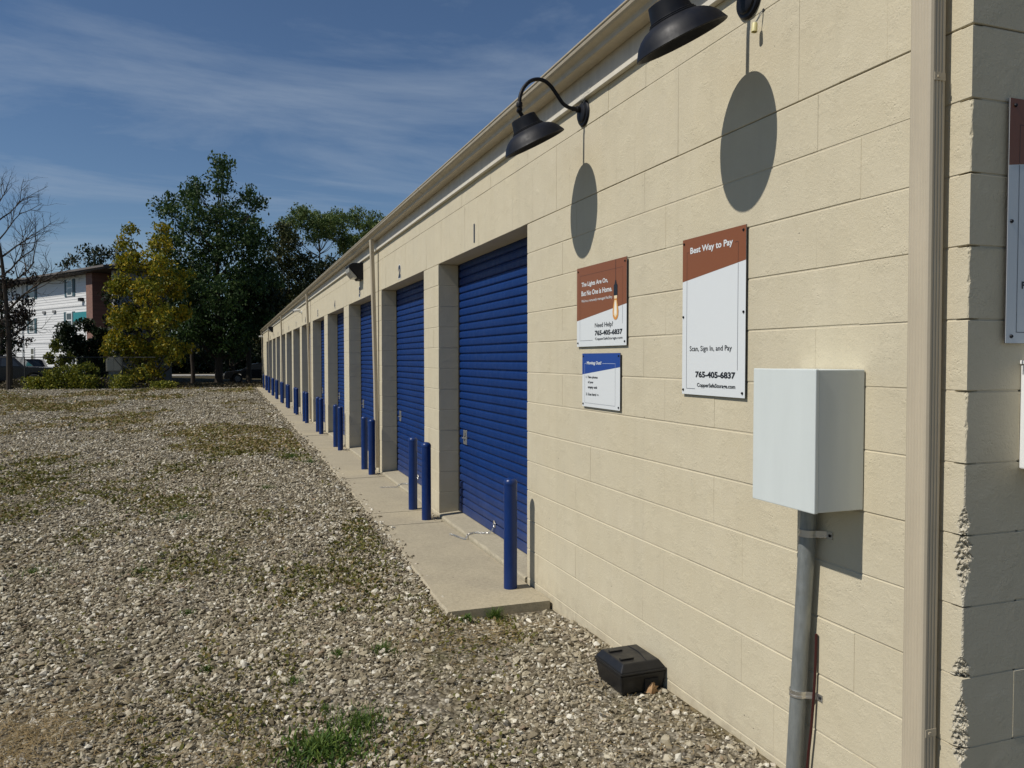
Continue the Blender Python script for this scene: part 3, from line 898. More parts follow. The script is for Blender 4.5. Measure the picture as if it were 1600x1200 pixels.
# ------------------------------------------------------------------ bollards
def bollard_mesh():
    b = MB(); r = 0.0455
    prof = [(0, -0.04), (r, -0.04), (r, 0.705), (r * 1.04, 0.706), (r * 1.04, 0.716), (r * 0.97, 0.728), (r * 0.8, 0.739), (r * 0.5, 0.747), (r * 0.2, 0.750), (0.001, 0.7505)]
    b.lathe(prof, (0, 0, 0), n=28)
    return b.mesh('bollard', M_BOLLARD, smooth=True)
bm_ = bollard_mesh()
NEARW = ['first', 'second', 'third', 'fourth', 'fifth', 'sixth', 'seventh', 'eighth', 'ninth', 'tenth', 'eleventh', 'twelfth', 'thirteenth']
def place_bollard(x, y, lab, lean=0.0):
    o = bpy.data.objects.new('bollard', bm_); COL.objects.link(o)
    o.location = (x, y, -0.032); o.rotation_euler = (lean, lean * 0.5, 0)
    tag(o, lab, 'bollard', 'blue bollards guarding the door jambs')
place_bollard(-0.160, 5.005, 'nearest blue bollard, standing alone before the right jamb of door 1')
for k in range(NDOOR):
    ya = 7.430 + PITCHD * k; yb = 7.985 + PITCHD * k
    if k >= 1: ya += 0.10; yb += 0.10
    x = -0.150 + (0.006 if k % 2 else -0.006)
    place_bollard(x, ya, f'blue bollard at the left jamb of door {k + 1}, {NEARW[k]} door from the near corner', rnd.uniform(-0.006, 0.006))
    if k < NDOOR - 1:
        place_bollard(x - 0.008, yb, f'blue bollard at the right jamb of door {k + 2}, {NEARW[k + 1]} door from the near corner', rnd.uniform(-0.006, 0.006))

# ------------------------------------------------------------------ gooseneck lamps
def make_lamp(y, label):
    t = thing('gooseneck_lamp', label, 'wall lamp', (0, y, 2.944), 'black gooseneck lamps on the wall')
    b = MB(); b.lathe([(0.001, 0.0), (0.072, 0.0), (0.074, 0.006), (0.068, 0.014), (0.056, 0.016), (0.053, 0.024), (0.040, 0.030), (0.001, 0.031)], (0, 0, -0.02), (-1, 0, 0), 36)
    b.build('wall_plate', M_BLACK, t, smooth=True)
    b = MB(); b.lathe([(0.001, 0.028), (0.018, 0.028), (0.018, 0.050), (0.0135, 0.052), (0.0135, 0.075), (0.001, 0.075)], (0, 0, 0.0), (-1, 0, 0), 20)
    b.build('arm_collar', M_BLACK, t, smooth=True)
    pts = catmull([(-0.045, 0, 0.0), (-0.095, 0, 0.004), (-0.135, 0, 0.024), (-0.170, 0, 0.066), (-0.205, 0, 0.108), (-0.245, 0, 0.136), (-0.290, 0, 0.141),
                   (-0.335, 0, 0.124), (-0.372, 0, 0.085), (-0.392, 0, 0.040), (-0.398, 0, -0.002)], 6)
    b = MB(); b.tube(pts, 0.0108, 14); b.build('arm', M_BLACK, t, smooth=True)
    # swivel
    b = MB(); b.lathe([(0.001, 0), (0.016, 0), (0.0175, 0.006), (0.0175, 0.022), (0.015, 0.028), (0.001, 0.028)], (-0.398, 0, -0.026), (0, 0, 1), 18)
    b.lathe([(0.001, -0.016), (0.013, -0.013), (0.016, 0), (0.013, 0.013), (0.001, 0.016)], (-0.398, 0, -0.042), (0, 1, 0), 18)
    b.lathe([(0.001, -0.022), (0.010, -0.022), (0.010, 0.022), (0.001, 0.022)], (-0.398, 0, -0.042), (0, 1, 0), 10)
    b.build('swivel', M_BLACK, t, smooth=True)
    T = rad(27)
    ax = Vector((-math.sin(T), 0, math.cos(T)))
    c = Vector((-0.305, 0, 2.722 - 2.944))
    b = MB(); b.tube([c + ax * 0.168, Vector((-0.398, 0, -0.05))], 0.011, 12); b.build('neck', M_BLACK, t, smooth=True)
    R = 0.181
    outer = [(R, 0.0), (R + 0.002, 0.003), (R, 0.006), (0.174, 0.019), (0.161, 0.041), (0.143, 0.060), (0.121, 0.075), (0.099, 0.084), (0.094, 0.087),
             (0.094, 0.092), (0.089, 0.094), (0.089, 0.099), (0.083, 0.101), (0.080, 0.112), (0.072, 0.150), (0.070, 0.158), (0.062, 0.161), (0.001, 0.163)]
    inner = [(0.001, 0.09), (0.080, 0.088), (0.115, 0.070), (0.150, 0.040), (0.170, 0.012), (R - 0.003, 0.0), (R, 0.0)]
    b = MB(); b.lathe(outer, c, ax, 56); sh = b.build('shade', M_BLACK, t, smooth=True)
    b = MB(); b.lathe(inner, c, ax, 56); b.build('shade_lining', M_BLACK, sh, smooth=True)
    b = MB(); b.lathe([(0.001, 0.060), (0.055, 0.062), (0.072, 0.070), (0.072, 0.088)], c, ax, 32); b.build('lens', M_LENS, sh, smooth=True)
    return t
make_lamp(4.187, 'black gooseneck lamp seen whole, above the two small signs')
make_lamp(2.655, 'black gooseneck lamp cut by the top of the picture, nearer the downspout')

# ------------------------------------------------------------------ signs
M_SWHITE = mat('sign_white', (0.66, 0.69, 0.70), 0.35, spec=0.4)
M_SBROWN = mat('sign_copper_brown', (0.215, 0.072, 0.026), 0.35, spec=0.4)
M_SBLUE = mat('sign_blue', (0.012, 0.055, 0.27), 0.35, spec=0.4)
M_INK = mat('sign_black_ink', (0.008, 0.010, 0.016), 0.4)
M_LINE = mat('sign_line', (0.06, 0.022, 0.012), 0.4)
M_LINEG = mat('sign_line_grey', (0.10, 0.11, 0.14), 0.4)
M_LINEW = mat('sign_line_white', (0.55, 0.6, 0.72), 0.4)
M_SEDGE = mat('sign_edge_core', (0.03, 0.03, 0.035), 0.5)
M_BULBO = mat('bulb_print_orange', (0.62, 0.27, 0.055), 0.4)
M_BULBL = mat('bulb_print_light', (0.80, 0.66, 0.42), 0.4)
M_BULBW = mat('bulb_print_white', (0.85, 0.82, 0.76), 0.4)

class Sign:
    """flat sign: local X to the reader's right, Y up, Z out; u,v run 0..1 from the top left corner"""
    def __init__(s, label, loc, w, h, frame):
        s.t = thing('sign', label, 'sign', loc, None, frame); s.w, s.h = w, h
        b = MB(); b.box(0, w, -h, 0, 0.009, 0.0125); s.p = b.build('sign_panel', M_SWHITE, s.t)
        b = MB(); b.box(-0.0004, w + 0.0004, -h - 0.0004, 0.0004, 0.0087, 0.0118); b.build('panel_core', M_SEDGE, s.t)
    def poly(s, name, pts, mt, z):
        me = bpy.data.meshes.new(name)
        me.from_pydata([(u * s.w, -v * s.h, 0.0125 + z) for u, v in pts], [], [tuple(range(len(pts)))[::-1]])
        me.materials.append(mt); me.update()
        if me.polygons[0].normal.z < 0: me.flip_normals()
        return link_mesh(name, me, s.p)
    def lines(s, name, segs, mt, z, th=0.0016):
        b = MB()
        for (u0, v0, u1, v1) in segs:
            x0, x1 = sorted((u0 * s.w, u1 * s.w)); y0, y1 = sorted((-v0 * s.h, -v1 * s.h))
            if x1 - x0 < th: x0 -= th / 2; x1 = x0 + th
            if y1 - y0 < th: y0 -= th / 2; y1 = y0 + th
            b.add([(x0, y0, 0.0125 + z), (x1, y0, 0.0125 + z), (x1, y1, 0.0125 + z), (x0, y1, 0.0125 + z)], [(0, 1, 2, 3)])
        return b.build(name, mt, s.p, fixn=False)
    def text(s, body, u0, u1, v0, v1, mt, bold=0.015):
        return text_mesh(body, u0 * s.w, u1 * s.w, -v1 * s.h, -v0 * s.h, mt, 'lettering', s.p, bold, 0.0125 + 0.0012)
    def screws(s, uv):
        for u, v in uv:
            b = MB(); b.lathe([(0.0055, 0.0), (0.0055, 0.002), (0.004, 0.0045), (0.0008, 0.005)], (u * s.w, -v * s.h, 0.0126), (0, 0, 1), 10)
            b.build('screw', M_BLACK, s.t, smooth=True)

s = Sign('brown and white sign with a hanging bulb and the words The Lights Are On', (0, 4.255, 2.041), 0.614, 0.455, FRONT)
s.poly('brown_field', [(0, 0), (1, 0), (1, 0.527), (0, 0.672)], M_SBROWN, 0.0004)
s.lines('frame_line', [(0.07, 0.105, 0.93, 0.105), (0.07, 0.105, 0.07, 0.66), (0.93, 0.105, 0.93, 0.535)], M_LINE, 0.0008)
s.lines('frame_line', [(0.93, 0.54, 0.93, 0.75), (0.07, 0.665, 0.07, 0.925), (0.07, 0.925, 0.35, 0.925)], M_LINEG, 0.0008)
s.text('The Lights Are On,', 0.105, 0.655, 0.190, 0.262, M_SWHITE, 0.02)
s.text('But No One is Home.', 0.105, 0.735, 0.298, 0.362, M_SWHITE, 0.02)
s.text("We're a remotely managed facility.", 0.105, 0.745, 0.408, 0.452, M_SWHITE, 0.0)
s.text('Need Help?', 0.395, 0.755, 0.715, 0.788, M_INK, 0.0)
s.text('765-405-6837', 0.395, 0.93, 0.808, 0.870, M_INK, 0.03)
s.text('CopperSafeStorage.com', 0.40, 0.93, 0.894, 0.934, M_INK, 0.0)
s.lines('bulb_cord', [(0.803, 0.0, 0.803, 0.27)], M_INK, 0.0012, 0.003)
s.poly('bulb_socket', [(0.796, 0.24), (0.81, 0.24), (0.822, 0.285), (0.838, 0.30), (0.838, 0.42), (0.768, 0.42), (0.768, 0.30), (0.784, 0.285)], M_INK, 0.0014)
s.poly('bulb_cap', [(0.774, 0.42), (0.832, 0.42), (0.826, 0.455), (0.78, 0.455)], M_BULBL, 0.0014)
s.poly('bulb_glass', [(0.78, 0.455), (0.826, 0.455), (0.842, 0.52), (0.858, 0.60), (0.853, 0.655), (0.832, 0.690), (0.803, 0.703), (0.774, 0.690), (0.753, 0.655), (0.748, 0.60), (0.764, 0.52)], M_BULBO, 0.0016)
s.poly('bulb_glow', [(0.786, 0.475), (0.820, 0.475), (0.832, 0.56), (0.836, 0.64), (0.803, 0.675), (0.770, 0.64), (0.774, 0.56)], M_BULBL, 0.0019)
s.poly('bulb_filament', [(0.795, 0.50), (0.811, 0.50), (0.818, 0.62), (0.803, 0.65), (0.788, 0.62)], M_BULBW, 0.0022)
s.screws([(0.028, 0.045), (0.972, 0.045), (0.028, 0.955), (0.972, 0.955)])

s = Sign('small blue and white sign reading Moving Out?, below the bulb sign', (0, 4.178, 1.546), 0.468, 0.303, FRONT)
s.poly('blue_field', [(0, 0), (1, 0), (1, 0.245), (0, 0.395)], M_SBLUE, 0.0004)
s.lines('frame_line', [(0.07, 0.185, 0.115, 0.185), (0.56, 0.185, 0.885, 0.185), (0.07, 0.185, 0.07, 0.38), (0.885, 0.185, 0.885, 0.26)], M_LINEW, 0.0008)
s.lines('frame_line', [(0.885, 0.265, 0.885, 0.93), (0.07, 0.39, 0.07, 0.92), (0.07, 0.93, 0.885, 0.93)], M_LINEG, 0.0008, 0.0012)
s.text('Moving Out?', 0.135, 0.535, 0.145, 0.222, M_SWHITE, 0.03)
s.text('1. Take photos', 0.11, 0.435, 0.418, 0.475, M_INK, 0.015)
s.text('of your', 0.165, 0.315, 0.510, 0.568, M_INK, 0.015)
s.text('empty unit', 0.165, 0.420, 0.605, 0.665, M_INK, 0.015)
s.text('2. Scan here!', 0.11, 0.395, 0.735, 0.785, M_INK, 0.015)
s.poly('arrow', [(0.415, 0.757), (0.440, 0.757), (0.440, 0.742), (0.460, 0.762), (0.440, 0.782), (0.440, 0.767), (0.415, 0.767)], M_INK, 0.0012)
s.screws([(0.03, 0.05), (0.97, 0.05), (0.03, 0.95), (0.97, 0.95)])

s = Sign('tall brown and white sign headed Best Way to Pay', (0, 3.108, 2.046), 0.462, 0.688, FRONT)
s.poly('brown_field', [(0, 0), (1, 0), (1, 0.202), (0, 0.272)], M_SBROWN, 0.0004)
s.lines('frame_line', [(0.078, 0.088, 0.11, 0.088), (0.078, 0.088, 0.078, 0.265), (0.84, 0.088, 0.892, 0.088), (0.892, 0.088, 0.892, 0.208)], M_LINE, 0.0008, 0.002)
s.lines('frame_line', [(0.078, 0.268, 0.078, 0.962), (0.078, 0.962, 0.23, 0.962), (0.892, 0.212, 0.892, 0.84)], M_LINEG, 0.0008, 0.002)
s.text('Best Way to Pay', 0.135, 0.815, 0.060, 0.112, M_SWHITE, 0.02)
s.text('Scan, Sign In, and Pay', 0.135, 0.81, 0.690, 0.732, M_INK, 0.0)
s.text('765-405-6837', 0.235, 0.865, 0.850, 0.890, M_INK, 0.03)
s.text('CopperSafeStorage.com', 0.265, 0.865, 0.924, 0.956, M_INK, 0.015)
s.screws([(0.025, 0.028), (0.965, 0.028), (0.025, 0.972), (0.965, 0.972), (0.02, 0.5), (0.975, 0.5)])

s = Sign('brown and white sign on the shaded end wall, cut by the right edge', (0.128, YC, 2.246), 0.462, 0.687, SIDE)
s.poly('brown_field', [(0, 0), (1, 0), (1, 0.198), (0, 0.272)], M_SBROWN, 0.0004)
s.lines('frame_line', [(0.088, 0.105, 0.14, 0.105), (0.088, 0.105, 0.088, 0.262)], M_LINE, 0.0008, 0.002)
s.lines('frame_line', [(0.088, 0.268, 0.088, 0.955), (0.088, 0.955, 0.16, 0.955)], M_LINEG, 0.0008, 0.002)
s.text('PR', 0.125, 0.205, 0.745, 0.775, M_INK, 0.03)
s.screws([(0.045, 0.028), (0.955, 0.028), (0.045, 0.972), (0.955, 0.972), (0.03, 0.5)])

# white metal box on the end wall, just in the picture
t = thing('wall_box', 'white metal box fixed to the shaded end wall below its sign', 'box', (0.205, YC, 1.198))
b = MB(); b.box(0, 0.26, -0.115, -0.001, 0, 0.30); b.build('body', M_WHITE, t, bevel=0.004)
b = MB(); b.box(-0.004, 0.264, -0.120, -0.0005, 0.301, 0.312); b.build('lid', M_WHITE, t, bevel=0.002)

# ------------------------------------------------------------------ electrical enclosure, conduit
t = thing('electrical_enclosure', 'grey-white metal enclosure mounted on the wall above the conduit', 'electrical box', (0, 2.182, 1.022))
b = MB(); b.box(-0.186, -0.004, -0.1555, 0.1555, 0.002, 0.458); b.build('body', M_BOX, t, bevel=0.003)
b = MB(); b.box(-0.2005, -0.1865, -0.1575, 0.1575, -0.0005, 0.4595); b.build('cover', M_BOX, t, bevel=0.0035)
b = MB(); b.box(-0.0038, 0.0, -0.150, -0.02, 0.03, 0.43); b.box(-0.0038, 0.0, 0.02, 0.150, 0.03, 0.43); b.build('mounting_rail', M_GALV, t)

t = thing('conduit', 'galvanised steel conduit rising along the wall to the enclosure', 'pipe', (-0.038, 2.270, -0.06))
top = Vector((0.001, -0.030, 1.081)); botm = Vector((-0.003, 0.042, -0.12))
b = MB(); b.tube([botm, botm.lerp(top, 0.5), top], 0.0282, 36); b.build('pipe', M_GALV, t, smooth=True)
b = MB(); b.lathe([(0.029, 0), (0.035, 0.002), (0.035, 0.018), (0.029, 0.020)], top - Vector((0, 0, 0.022)), (0, 0, 1), 24); b.build('locknut', M_GALV, t, smooth=True)
def strap(z, nm):
    f = (z + 0.06) / 1.08
    c = botm.lerp(top, min(1, max(0, f))) ; cx, cy = c.x, c.y
    b = MB(); R0 = 0.0290; n = 20
    path = [(0.060, 0.150 * -1 + 0.030)]
    pts = []
    xw = 0.0372     # wall plane in local x
    ytab = cy - 0.080
    pts.append((xw, ytab)); pts.append((xw, cy - 0.052)); pts.append((cx + 0.006, cy - R0 - 0.001))
    for q in range(n + 1):
        a = -math.pi / 2 - math.pi * q / n
        pts.append((cx + R0 * math.cos(a), cy + R0 * math.sin(a)))
    pts.append((xw, cy + R0 + 0.012)); pts.append((xw, cy + 0.085))
    # two parallel raised rails and a recessed web
    for (za, zb, off) in ((0.0, 0.007, 0.0028), (0.007, 0.017, 0.0012), (0.017, 0.024, 0.0028)):
        vs, fs = [], []
        for i, (x, y) in enumerate(pts):
            if i in (0, 1, len(pts) - 1, len(pts) - 2): nx, ny = -1.0, 0.0
            else:
                nx, ny = x - cx, y - cy; l_ = math.hypot(nx, ny) or 1; nx, ny = nx / l_, ny / l_
            for (dd, zz) in ((0, za), (off, za), (off, zb), (0, zb)):
                vs.append((x + nx * dd, y + ny * dd, z + zz + (0.012 if False else 0)))
        m_ = len(pts)
        for i in range(m_ - 1):
            for q in range(4): fs.append((i * 4 + q, i * 4 + (q + 1) % 4, (i + 1) * 4 + (q + 1) % 4, (i + 1) * 4 + q))
        fs += [(0, 1, 2, 3), tuple(range((m_ - 1) * 4, m_ * 4))[::-1]]
        b.add(vs, fs)
    o = b.build('strap', M_STEEL, t)
    b = MB(); b.lathe([(0.0052, 0), (0.0052, 0.0022), (0.003, 0.0042), (0.0006, 0.0045)], (xw - 0.003, ytab + 0.012, z + 0.012), (-1, 0, 0), 10); b.build('screw', M_DARK, o, smooth=True)
strap(0.955, 'a'); strap(0.375, 'b')

M_RED = mat('red_cable_jacket', (0.045, 0.006, 0.005), 0.5)
b = MB(); b.tube(catmull([(-0.016, 2.262, -0.10), (-0.018, 2.258, 0.05), (-0.016, 2.240, 0.22), (-0.012, 2.230, 0.40), (-0.010, 2.228, 0.55)], 6), 0.0048, 10)
tag(b.build('cable', M_RED, smooth=True), 'dark red cable running up behind the conduit', 'cable')

# wire nut hanging from a hole in the wall
t = thing('hanging_wire', 'cream wire connector dangling from a hole beside the cropped lamp', 'wire', (0, 2.568, 2.846))
M_CREAM = mat('cream_plastic', (0.66, 0.60, 0.30), 0.45)
b = MB(); b.tube(catmull([(0.002, 0, 0.0), (-0.012, -0.001, -0.006), (-0.022, 0.006, -0.03), (-0.030, 0.012, -0.046)], 5), 0.0018, 6)
b.tube(catmull([(0.002, 0.003, -0.002), (-0.008, 0.004, -0.012), (-0.024, 0.008, -0.04)], 5), 0.0014, 6); b.build('lead', M_GALV, t)
b = MB(); b.lathe([(0.004, 0.0), (0.009, 0.002), (0.0105, 0.008), (0.0115, 0.034), (0.0115, 0.037), (0.0095, 0.037), (0.009, 0.02), (0.001, 0.018)], (-0.030, 0.012, -0.044), (-0.10, -0.03, -1), 18)
b.build('connector', M_CREAM, t, smooth=True)
b = MB(); b.lathe([(0.001, 0), (0.006, 0.0003), (0.0075, 0.0008)], (-0.0012, 0, 0.001), (-1, 0, 0), 10); b.build('hole', M_DARK, t)

# ------------------------------------------------------------------ wall lights further along
def wall_pack(y, z, label):
    t = thing('wall_pack_light', label, 'security light', (0, y, z))
    b = MB()
    w, h = 0.19, 0.125
    # housing: deep at the top, sloping back to the wall
    pr_ = [(0, -h), (-0.065, -h), (-0.085, -0.09), (-0.215, 0.055), (-0.215, 0.085), (-0.16, 0.115), (0, 0.125)]
    b.prism_y(pr_, -w, w); b.build('housing', M_BLACK, t, bevel=0.008)
    b = MB(); b.prism_y([(-0.090, -0.105), (-0.150, -0.100), (-0.215, -0.02), (-0.217, 0.045), (-0.10, -0.082)], -w * 0.86, w * 0.86)
    b.build('lens', M_LENS, t, bevel=0.006)
    return t
wall_pack(12.27, 2.85, 'black wall pack light with glass lens, just left of the second downspout')
wall_pack(37.6, 2.87, 'black wall pack light near the far end of the building')
def flood(y, z, label):
    t = thing('security_camera', label, 'camera', (0, y, z), 'white security cameras under the gutter')
    b = MB(); b.lathe([(0.001, 0), (0.05, 0), (0.05, 0.02), (0.001, 0.022)], (0, 0, 0), (-1, 0, 0), 20); b.build('base', M_WHITE, t, smooth=True)
    b = MB(); b.tube([(-0.02, 0, 0), (-0.07, 0, 0.0), (-0.10, 0, 0.03)], 0.014, 10); b.build('bracket', M_WHITE, t, smooth=True)
    b = MB(); b.tube([(-0.06, 0.02, 0.06), (-0.24, -0.05, 0.02)], 0.04, 18)
    b.build('body', M_WHITE, t, smooth=True)
    b = MB(); b.lathe([(0.001, 0.0), (0.03, 0.0), (0.03, 0.004)], (-0.241, -0.0505, 0.0198), (-0.18, -0.07, -0.04), 16); b.build('lens', M_DARK, t, smooth=True)
flood(22.6, 2.81, 'white security camera between doors 5 and 6')
flood(48.2, 2.80, 'white security camera at the far corner of the building')

# cobweb strands between the lamp and the trim
b = MB(); cr = random.Random(3)
M_WEB = mat('cobweb', (0.55, 0.54, 0.50), 0.9)
for q in range(26):
    a = Vector((-0.02 - cr.random() * 0.02, 4.187 + cr.uniform(-0.18, 0.06), 3.012 + cr.uniform(-0.004, 0.02)))
    c = Vector((-0.002 - cr.random() * 0.03, 4.187 + cr.uniform(-0.05, 0.03), 2.944 + cr.uniform(0.02, 0.075)))
    m_ = (a + c) / 2 + Vector((0, cr.uniform(-0.02, 0.02), cr.uniform(-0.015, 0.0)))
    b.tube(catmull([a, m_, c], 4), cr.uniform(0.0003, 0.0007), 3, caps=False)
tag(b.build('cobweb', M_WEB), 'grey cobweb strands stretched between lamp plate and trim', 'cobweb')

# ------------------------------------------------------------------ chains from the door rings
def chain(pts, label):
    P = catmull(pts, 12)
    # resample
    seg = [0.0]
    for i in range(1, len(P)): seg.append(seg[-1] + (P[i] - P[i - 1]).length)
    n = int(seg[-1] / 0.019)
    t = thing('door_chain', label, 'chain', pts[0], 'chains hanging from the door rings')
    b = MB()
    def at(d):
        for i in range(1, len(P)):
            if seg[i] >= d: return P[i - 1].lerp(P[i], (d - seg[i - 1]) / max(1e-6, seg[i] - seg[i - 1]))
        return P[-1]
    base = Vector(pts[0])
    for k in range(n):
        p0, p1 = at(k * 0.019), at((k + 1) * 0.019)
        d = (p1 - p0).normalized()
        up_ = Vector((0, 0, 1)); s_ = d.cross(up_)
        s_ = s_.normalized() if s_.length > 0.1 else Vector((0, 1, 0))
        if k % 2: s_ = (s_ * 0.4 + Vector((0, 0, 1)) * 0.8).normalized()
        c = (p0 + p1) / 2 - base
        ring = [c + d * (0.0145 * math.cos(a)) + s_ * (0.0085 * math.sin(a)) for a in [2 * math.pi * q / 10 for q in range(10)]]
        b.tube(ring + [ring[0]], 0.0024, 5, caps=False)
    b.build('links', M_STEEL, t, smooth=True)
    b = MB(); ring = [Vector((0.004, 0.024 * math.cos(a), 0.02 + 0.024 * math.sin(a))) for a in [2 * math.pi * q / 16 for q in range(17)]]
    b.tube(ring, 0.004, 6, caps=False); b.box(0.001, 0.006, -0.02, 0.02, 0.03, 0.055); b.build('ring', M_STEEL, t, smooth=True)
chain([(0.190, 6.41, 0.075), (0.165, 6.43, 0.030), (0.12, 6.47, 0.016), (0.05, 6.53, 0.011), (-0.016, 6.50, 0.004), (-0.045, 6.48, -0.024), (-0.08, 6.56, -0.025), (-0.10, 6.66, -0.025), (-0.13, 6.71, -0.025)],
      'steel chain nearest the end of the pavement, hanging from the foot of door 1')
chain([(0.190, 9.31, 0.075), (0.16, 9.33, 0.030), (0.10, 9.36, 0.016), (0.03, 9.40, 0.011), (-0.016, 9.40, 0.004), (-0.045, 9.41, -0.024), (-0.12, 9.42, -0.025), (-0.24, 9.44, -0.025)],
      'second steel chain, farther off, hanging from the foot of door 2')

# ------------------------------------------------------------------ rodent bait station against the wall
t = thing('bait_station', 'black plastic bait box with chamfered lid on the gravel against the wall', 'bait box', (-0.128, 3.372, -0.052))
t.rotation_euler = (0, 0, rad(1.5))
HX, HY = 0.122, 0.132
def frus(b, x0, x1, y0, y1, z0, z1, ins0, ins1):
    b.add([(x0 + ins0, y0 + ins0, z0), (x1 - ins0, y0 + ins0, z0), (x1 - ins0, y1 - ins0, z0), (x0 + ins0, y1 - ins0, z0),
           (x0 + ins1, y0 + ins1, z1), (x1 - ins1, y0 + ins1, z1), (x1 - ins1, y1 - ins1, z1), (x0 + ins1, y1 - ins1, z1)],
          [(0, 3, 2, 1), (4, 5, 6, 7), (0, 1, 5, 4), (1, 2, 6, 5), (2, 3, 7, 6), (3, 0, 4, 7)])
b = MB(); frus(b, -HX, HX, -HY, HY, 0.0, 0.092, 0.014, 0.0); body = b.build('body', M_BLACKPL, t, bevel=0.010)
b = MB(); frus(b, -HX - 0.003, HX + 0.003, -HY - 0.003, HY + 0.003, 0.0935, 0.106, 0.0, 0.0)
frus(b, -HX, HX, -HY, HY, 0.1065, 0.142, 0.001, 0.026); lid = b.build('lid', M_BLACKPL, t, bevel=0.006)
for yy in (-0.055, 0.055):
    b = MB(); b.box(-0.085, -0.015, yy - 0.010, yy + 0.010, 0.1425, 0.150); b.build('lid_grip', M_BLACKPL, lid, bevel=0.003)
b = MB(); b.tube(catmull([(0.03, -0.1, 0.1425), (0.05, 0.0, 0.1435), (0.045, 0.1, 0.1425)], 6), 0.0022, 6); b.build('lid_rib', M_BLACKPL, lid, smooth=True)
b = MB(); b.box(0.006, 0.078, -HY - 0.0005, -HY + 0.012, 0.010, 0.066); b.build('entry_hole', M_DARK, body)
b = MB(); b.box(-0.03, 0.0, -HY - 0.006, -HY - 0.0035, 0.096, 0.102); b.build('key_slot', M_DARK, lid)

# dried oak leaf in front of it
ov = [(0, -0.035), (0.010, -0.02), (0.028, -0.022), (0.018, -0.006), (0.036, 0.0), (0.020, 0.010), (0.032, 0.026), (0.012, 0.022), (0.010, 0.044), (0, 0.032),
      (-0.012, 0.042), (-0.013, 0.020), (-0.032, 0.024), (-0.020, 0.008), (-0.036, -0.004), (-0.018, -0.008), (-0.026, -0.024), (-0.009, -0.020)]
M_OAK = mat('dry_oak_leaf', (0.34, 0.20, 0.09), 0.7)
me = bpy.data.meshes.new('dry_leaf')
vs = [(x * 1.15, 0.75 * abs(x) + 5.0 * y * y, y * 0.95) for x, y in ov] + [(0, 0, 0)]
n = len(ov)
me.from_pydata(vs, [], [(i, (i + 1) % n, n) for i in range(n)]); me.materials.append(M_OAK)
o = link_mesh('dry_leaf', me); o.location = (-0.092, 3.222, -0.030); o.rotation_euler = (rad(-24), rad(14), rad(-20))
tag(o, 'curled tan oak leaf caught at the front of the bait box', 'leaf')

# ------------------------------------------------------------------ weeds and ground cover
def blades(cx, cy, R, n, hmin, hmax, seed, wid=0.0022, broad=False):
    g = np.random.default_rng(seed)
    rr = np.abs(g.normal(0, 0.52, n)) * R * (1 + 0.35 * np.sin(3 * g.uniform(0, 6.28, n))); th = g.uniform(0, 2 * np.pi, n)
    bx, by = cx + rr * np.cos(th), cy + rr * np.sin(th); bz = gz(bx, by) + 0.004
    h = g.uniform(hmin, hmax, n) * np.clip(1.25 - 0.6 * rr / R, 0.35, 1.2); az = g.uniform(0, 2 * np.pi, n); lean = g.uniform(0.2, 1.0, n)
    dx, dy = np.cos(az), np.sin(az)
    w = wid * g.uniform(0.6, 1.5, n); px, py = -dy * w, dx * w
    def pt(f, s):
        x = bx + dx * lean * h * f ** 1.6; y = by + dy * lean * h * f ** 1.6; z = bz + h * f * (1 - 0.35 * lean * f)
        k = (1 - f) ** 0.5 if not broad else np.sin(np.pi * min(0.97, 0.12 + f * 0.85))
        return np.stack([x + s * px * k, y + s * py * k, z], -1)
    qs = []
    for f0, f1 in ((0.0, 0.4), (0.4, 0.75), (0.75, 1.0)):
        qs.append(np.stack([pt(f0, -1), pt(f0, 1), pt(f1, 1), pt(f1, -1)], 1))
    return np.concatenate(qs), np.tile(g.uniform(0, 1, n), 3)
WEEDS = [  # x, y, radius, blades, height, label
    (-1.60, 3.24, 0.27, 1150, 0.018, 0.06, 'largest green weed clump, low in the gravel at the bottom of the picture'),
    (-1.42, 3.42, 0.22, 520, 0.02, 0.055, 'thin dark green grass just behind the largest weed clump'),
    (-0.405, 4.60, 0.06, 190, 0.03, 0.085, 'bright green grass tuft at the near edge of the pavement slab'),
    (-0.60, 4.53, 0.06, 70, 0.02, 0.05, 'flat broad-leaved weed at the near left corner of the pavement'),
    (-1.17, 4.22, 0.13, 190, 0.015, 0.05, 'green grass tuft in the gravel left of the bait box'),
    (-1.66, 3.98, 0.06, 90, 0.012, 0.035, 'small round moss weed in open gravel before the pavement corner'),
    (-1.40, 4.25, 0.09, 110, 0.012, 0.04, 'low dark weed patch left of the wider grass tuft'),
    (-2.06, 4.25, 0.05, 80, 0.012, 0.04, 'small bright weed further left in the gravel'),
    (-1.30, 4.95, 0.05, 70, 0.012, 0.035, 'tiny green weed level with the pavement end'),
    (-2.2, 5.2, 0.07, 90, 0.012, 0.035, 'low weed patch left of the pavement, in line with door 1'),
    (-1.55, 3.60, 0.05, 70, 0.012, 0.035, 'little weed tuft above the largest clump'),
    (-1.52, 9.9, 0.14, 120, 0.02, 0.07, 'weed tuft in the gravel level with door 2'),
    (-1.02, 12.9, 0.22, 220, 0.02, 0.10, 'dark green weed clump by the pavement edge level with door 3'),
    (-0.80, 12.2, 0.18, 160, 0.02, 0.08, 'grassy weeds creeping over the pavement edge before door 3'),
    (-3.3, 6.6, 0.30, 260, 0.012, 0.04, 'wide thin moss patch at the left edge of the picture'),
    (-2.55, 6.3, 0.22, 200, 0.012, 0.04, 'thin moss patch in the middle of the gravel'),
    (-2.35, 8.3, 0.35, 260, 0.015, 0.045, 'long low moss patch farther up the yard'),
]
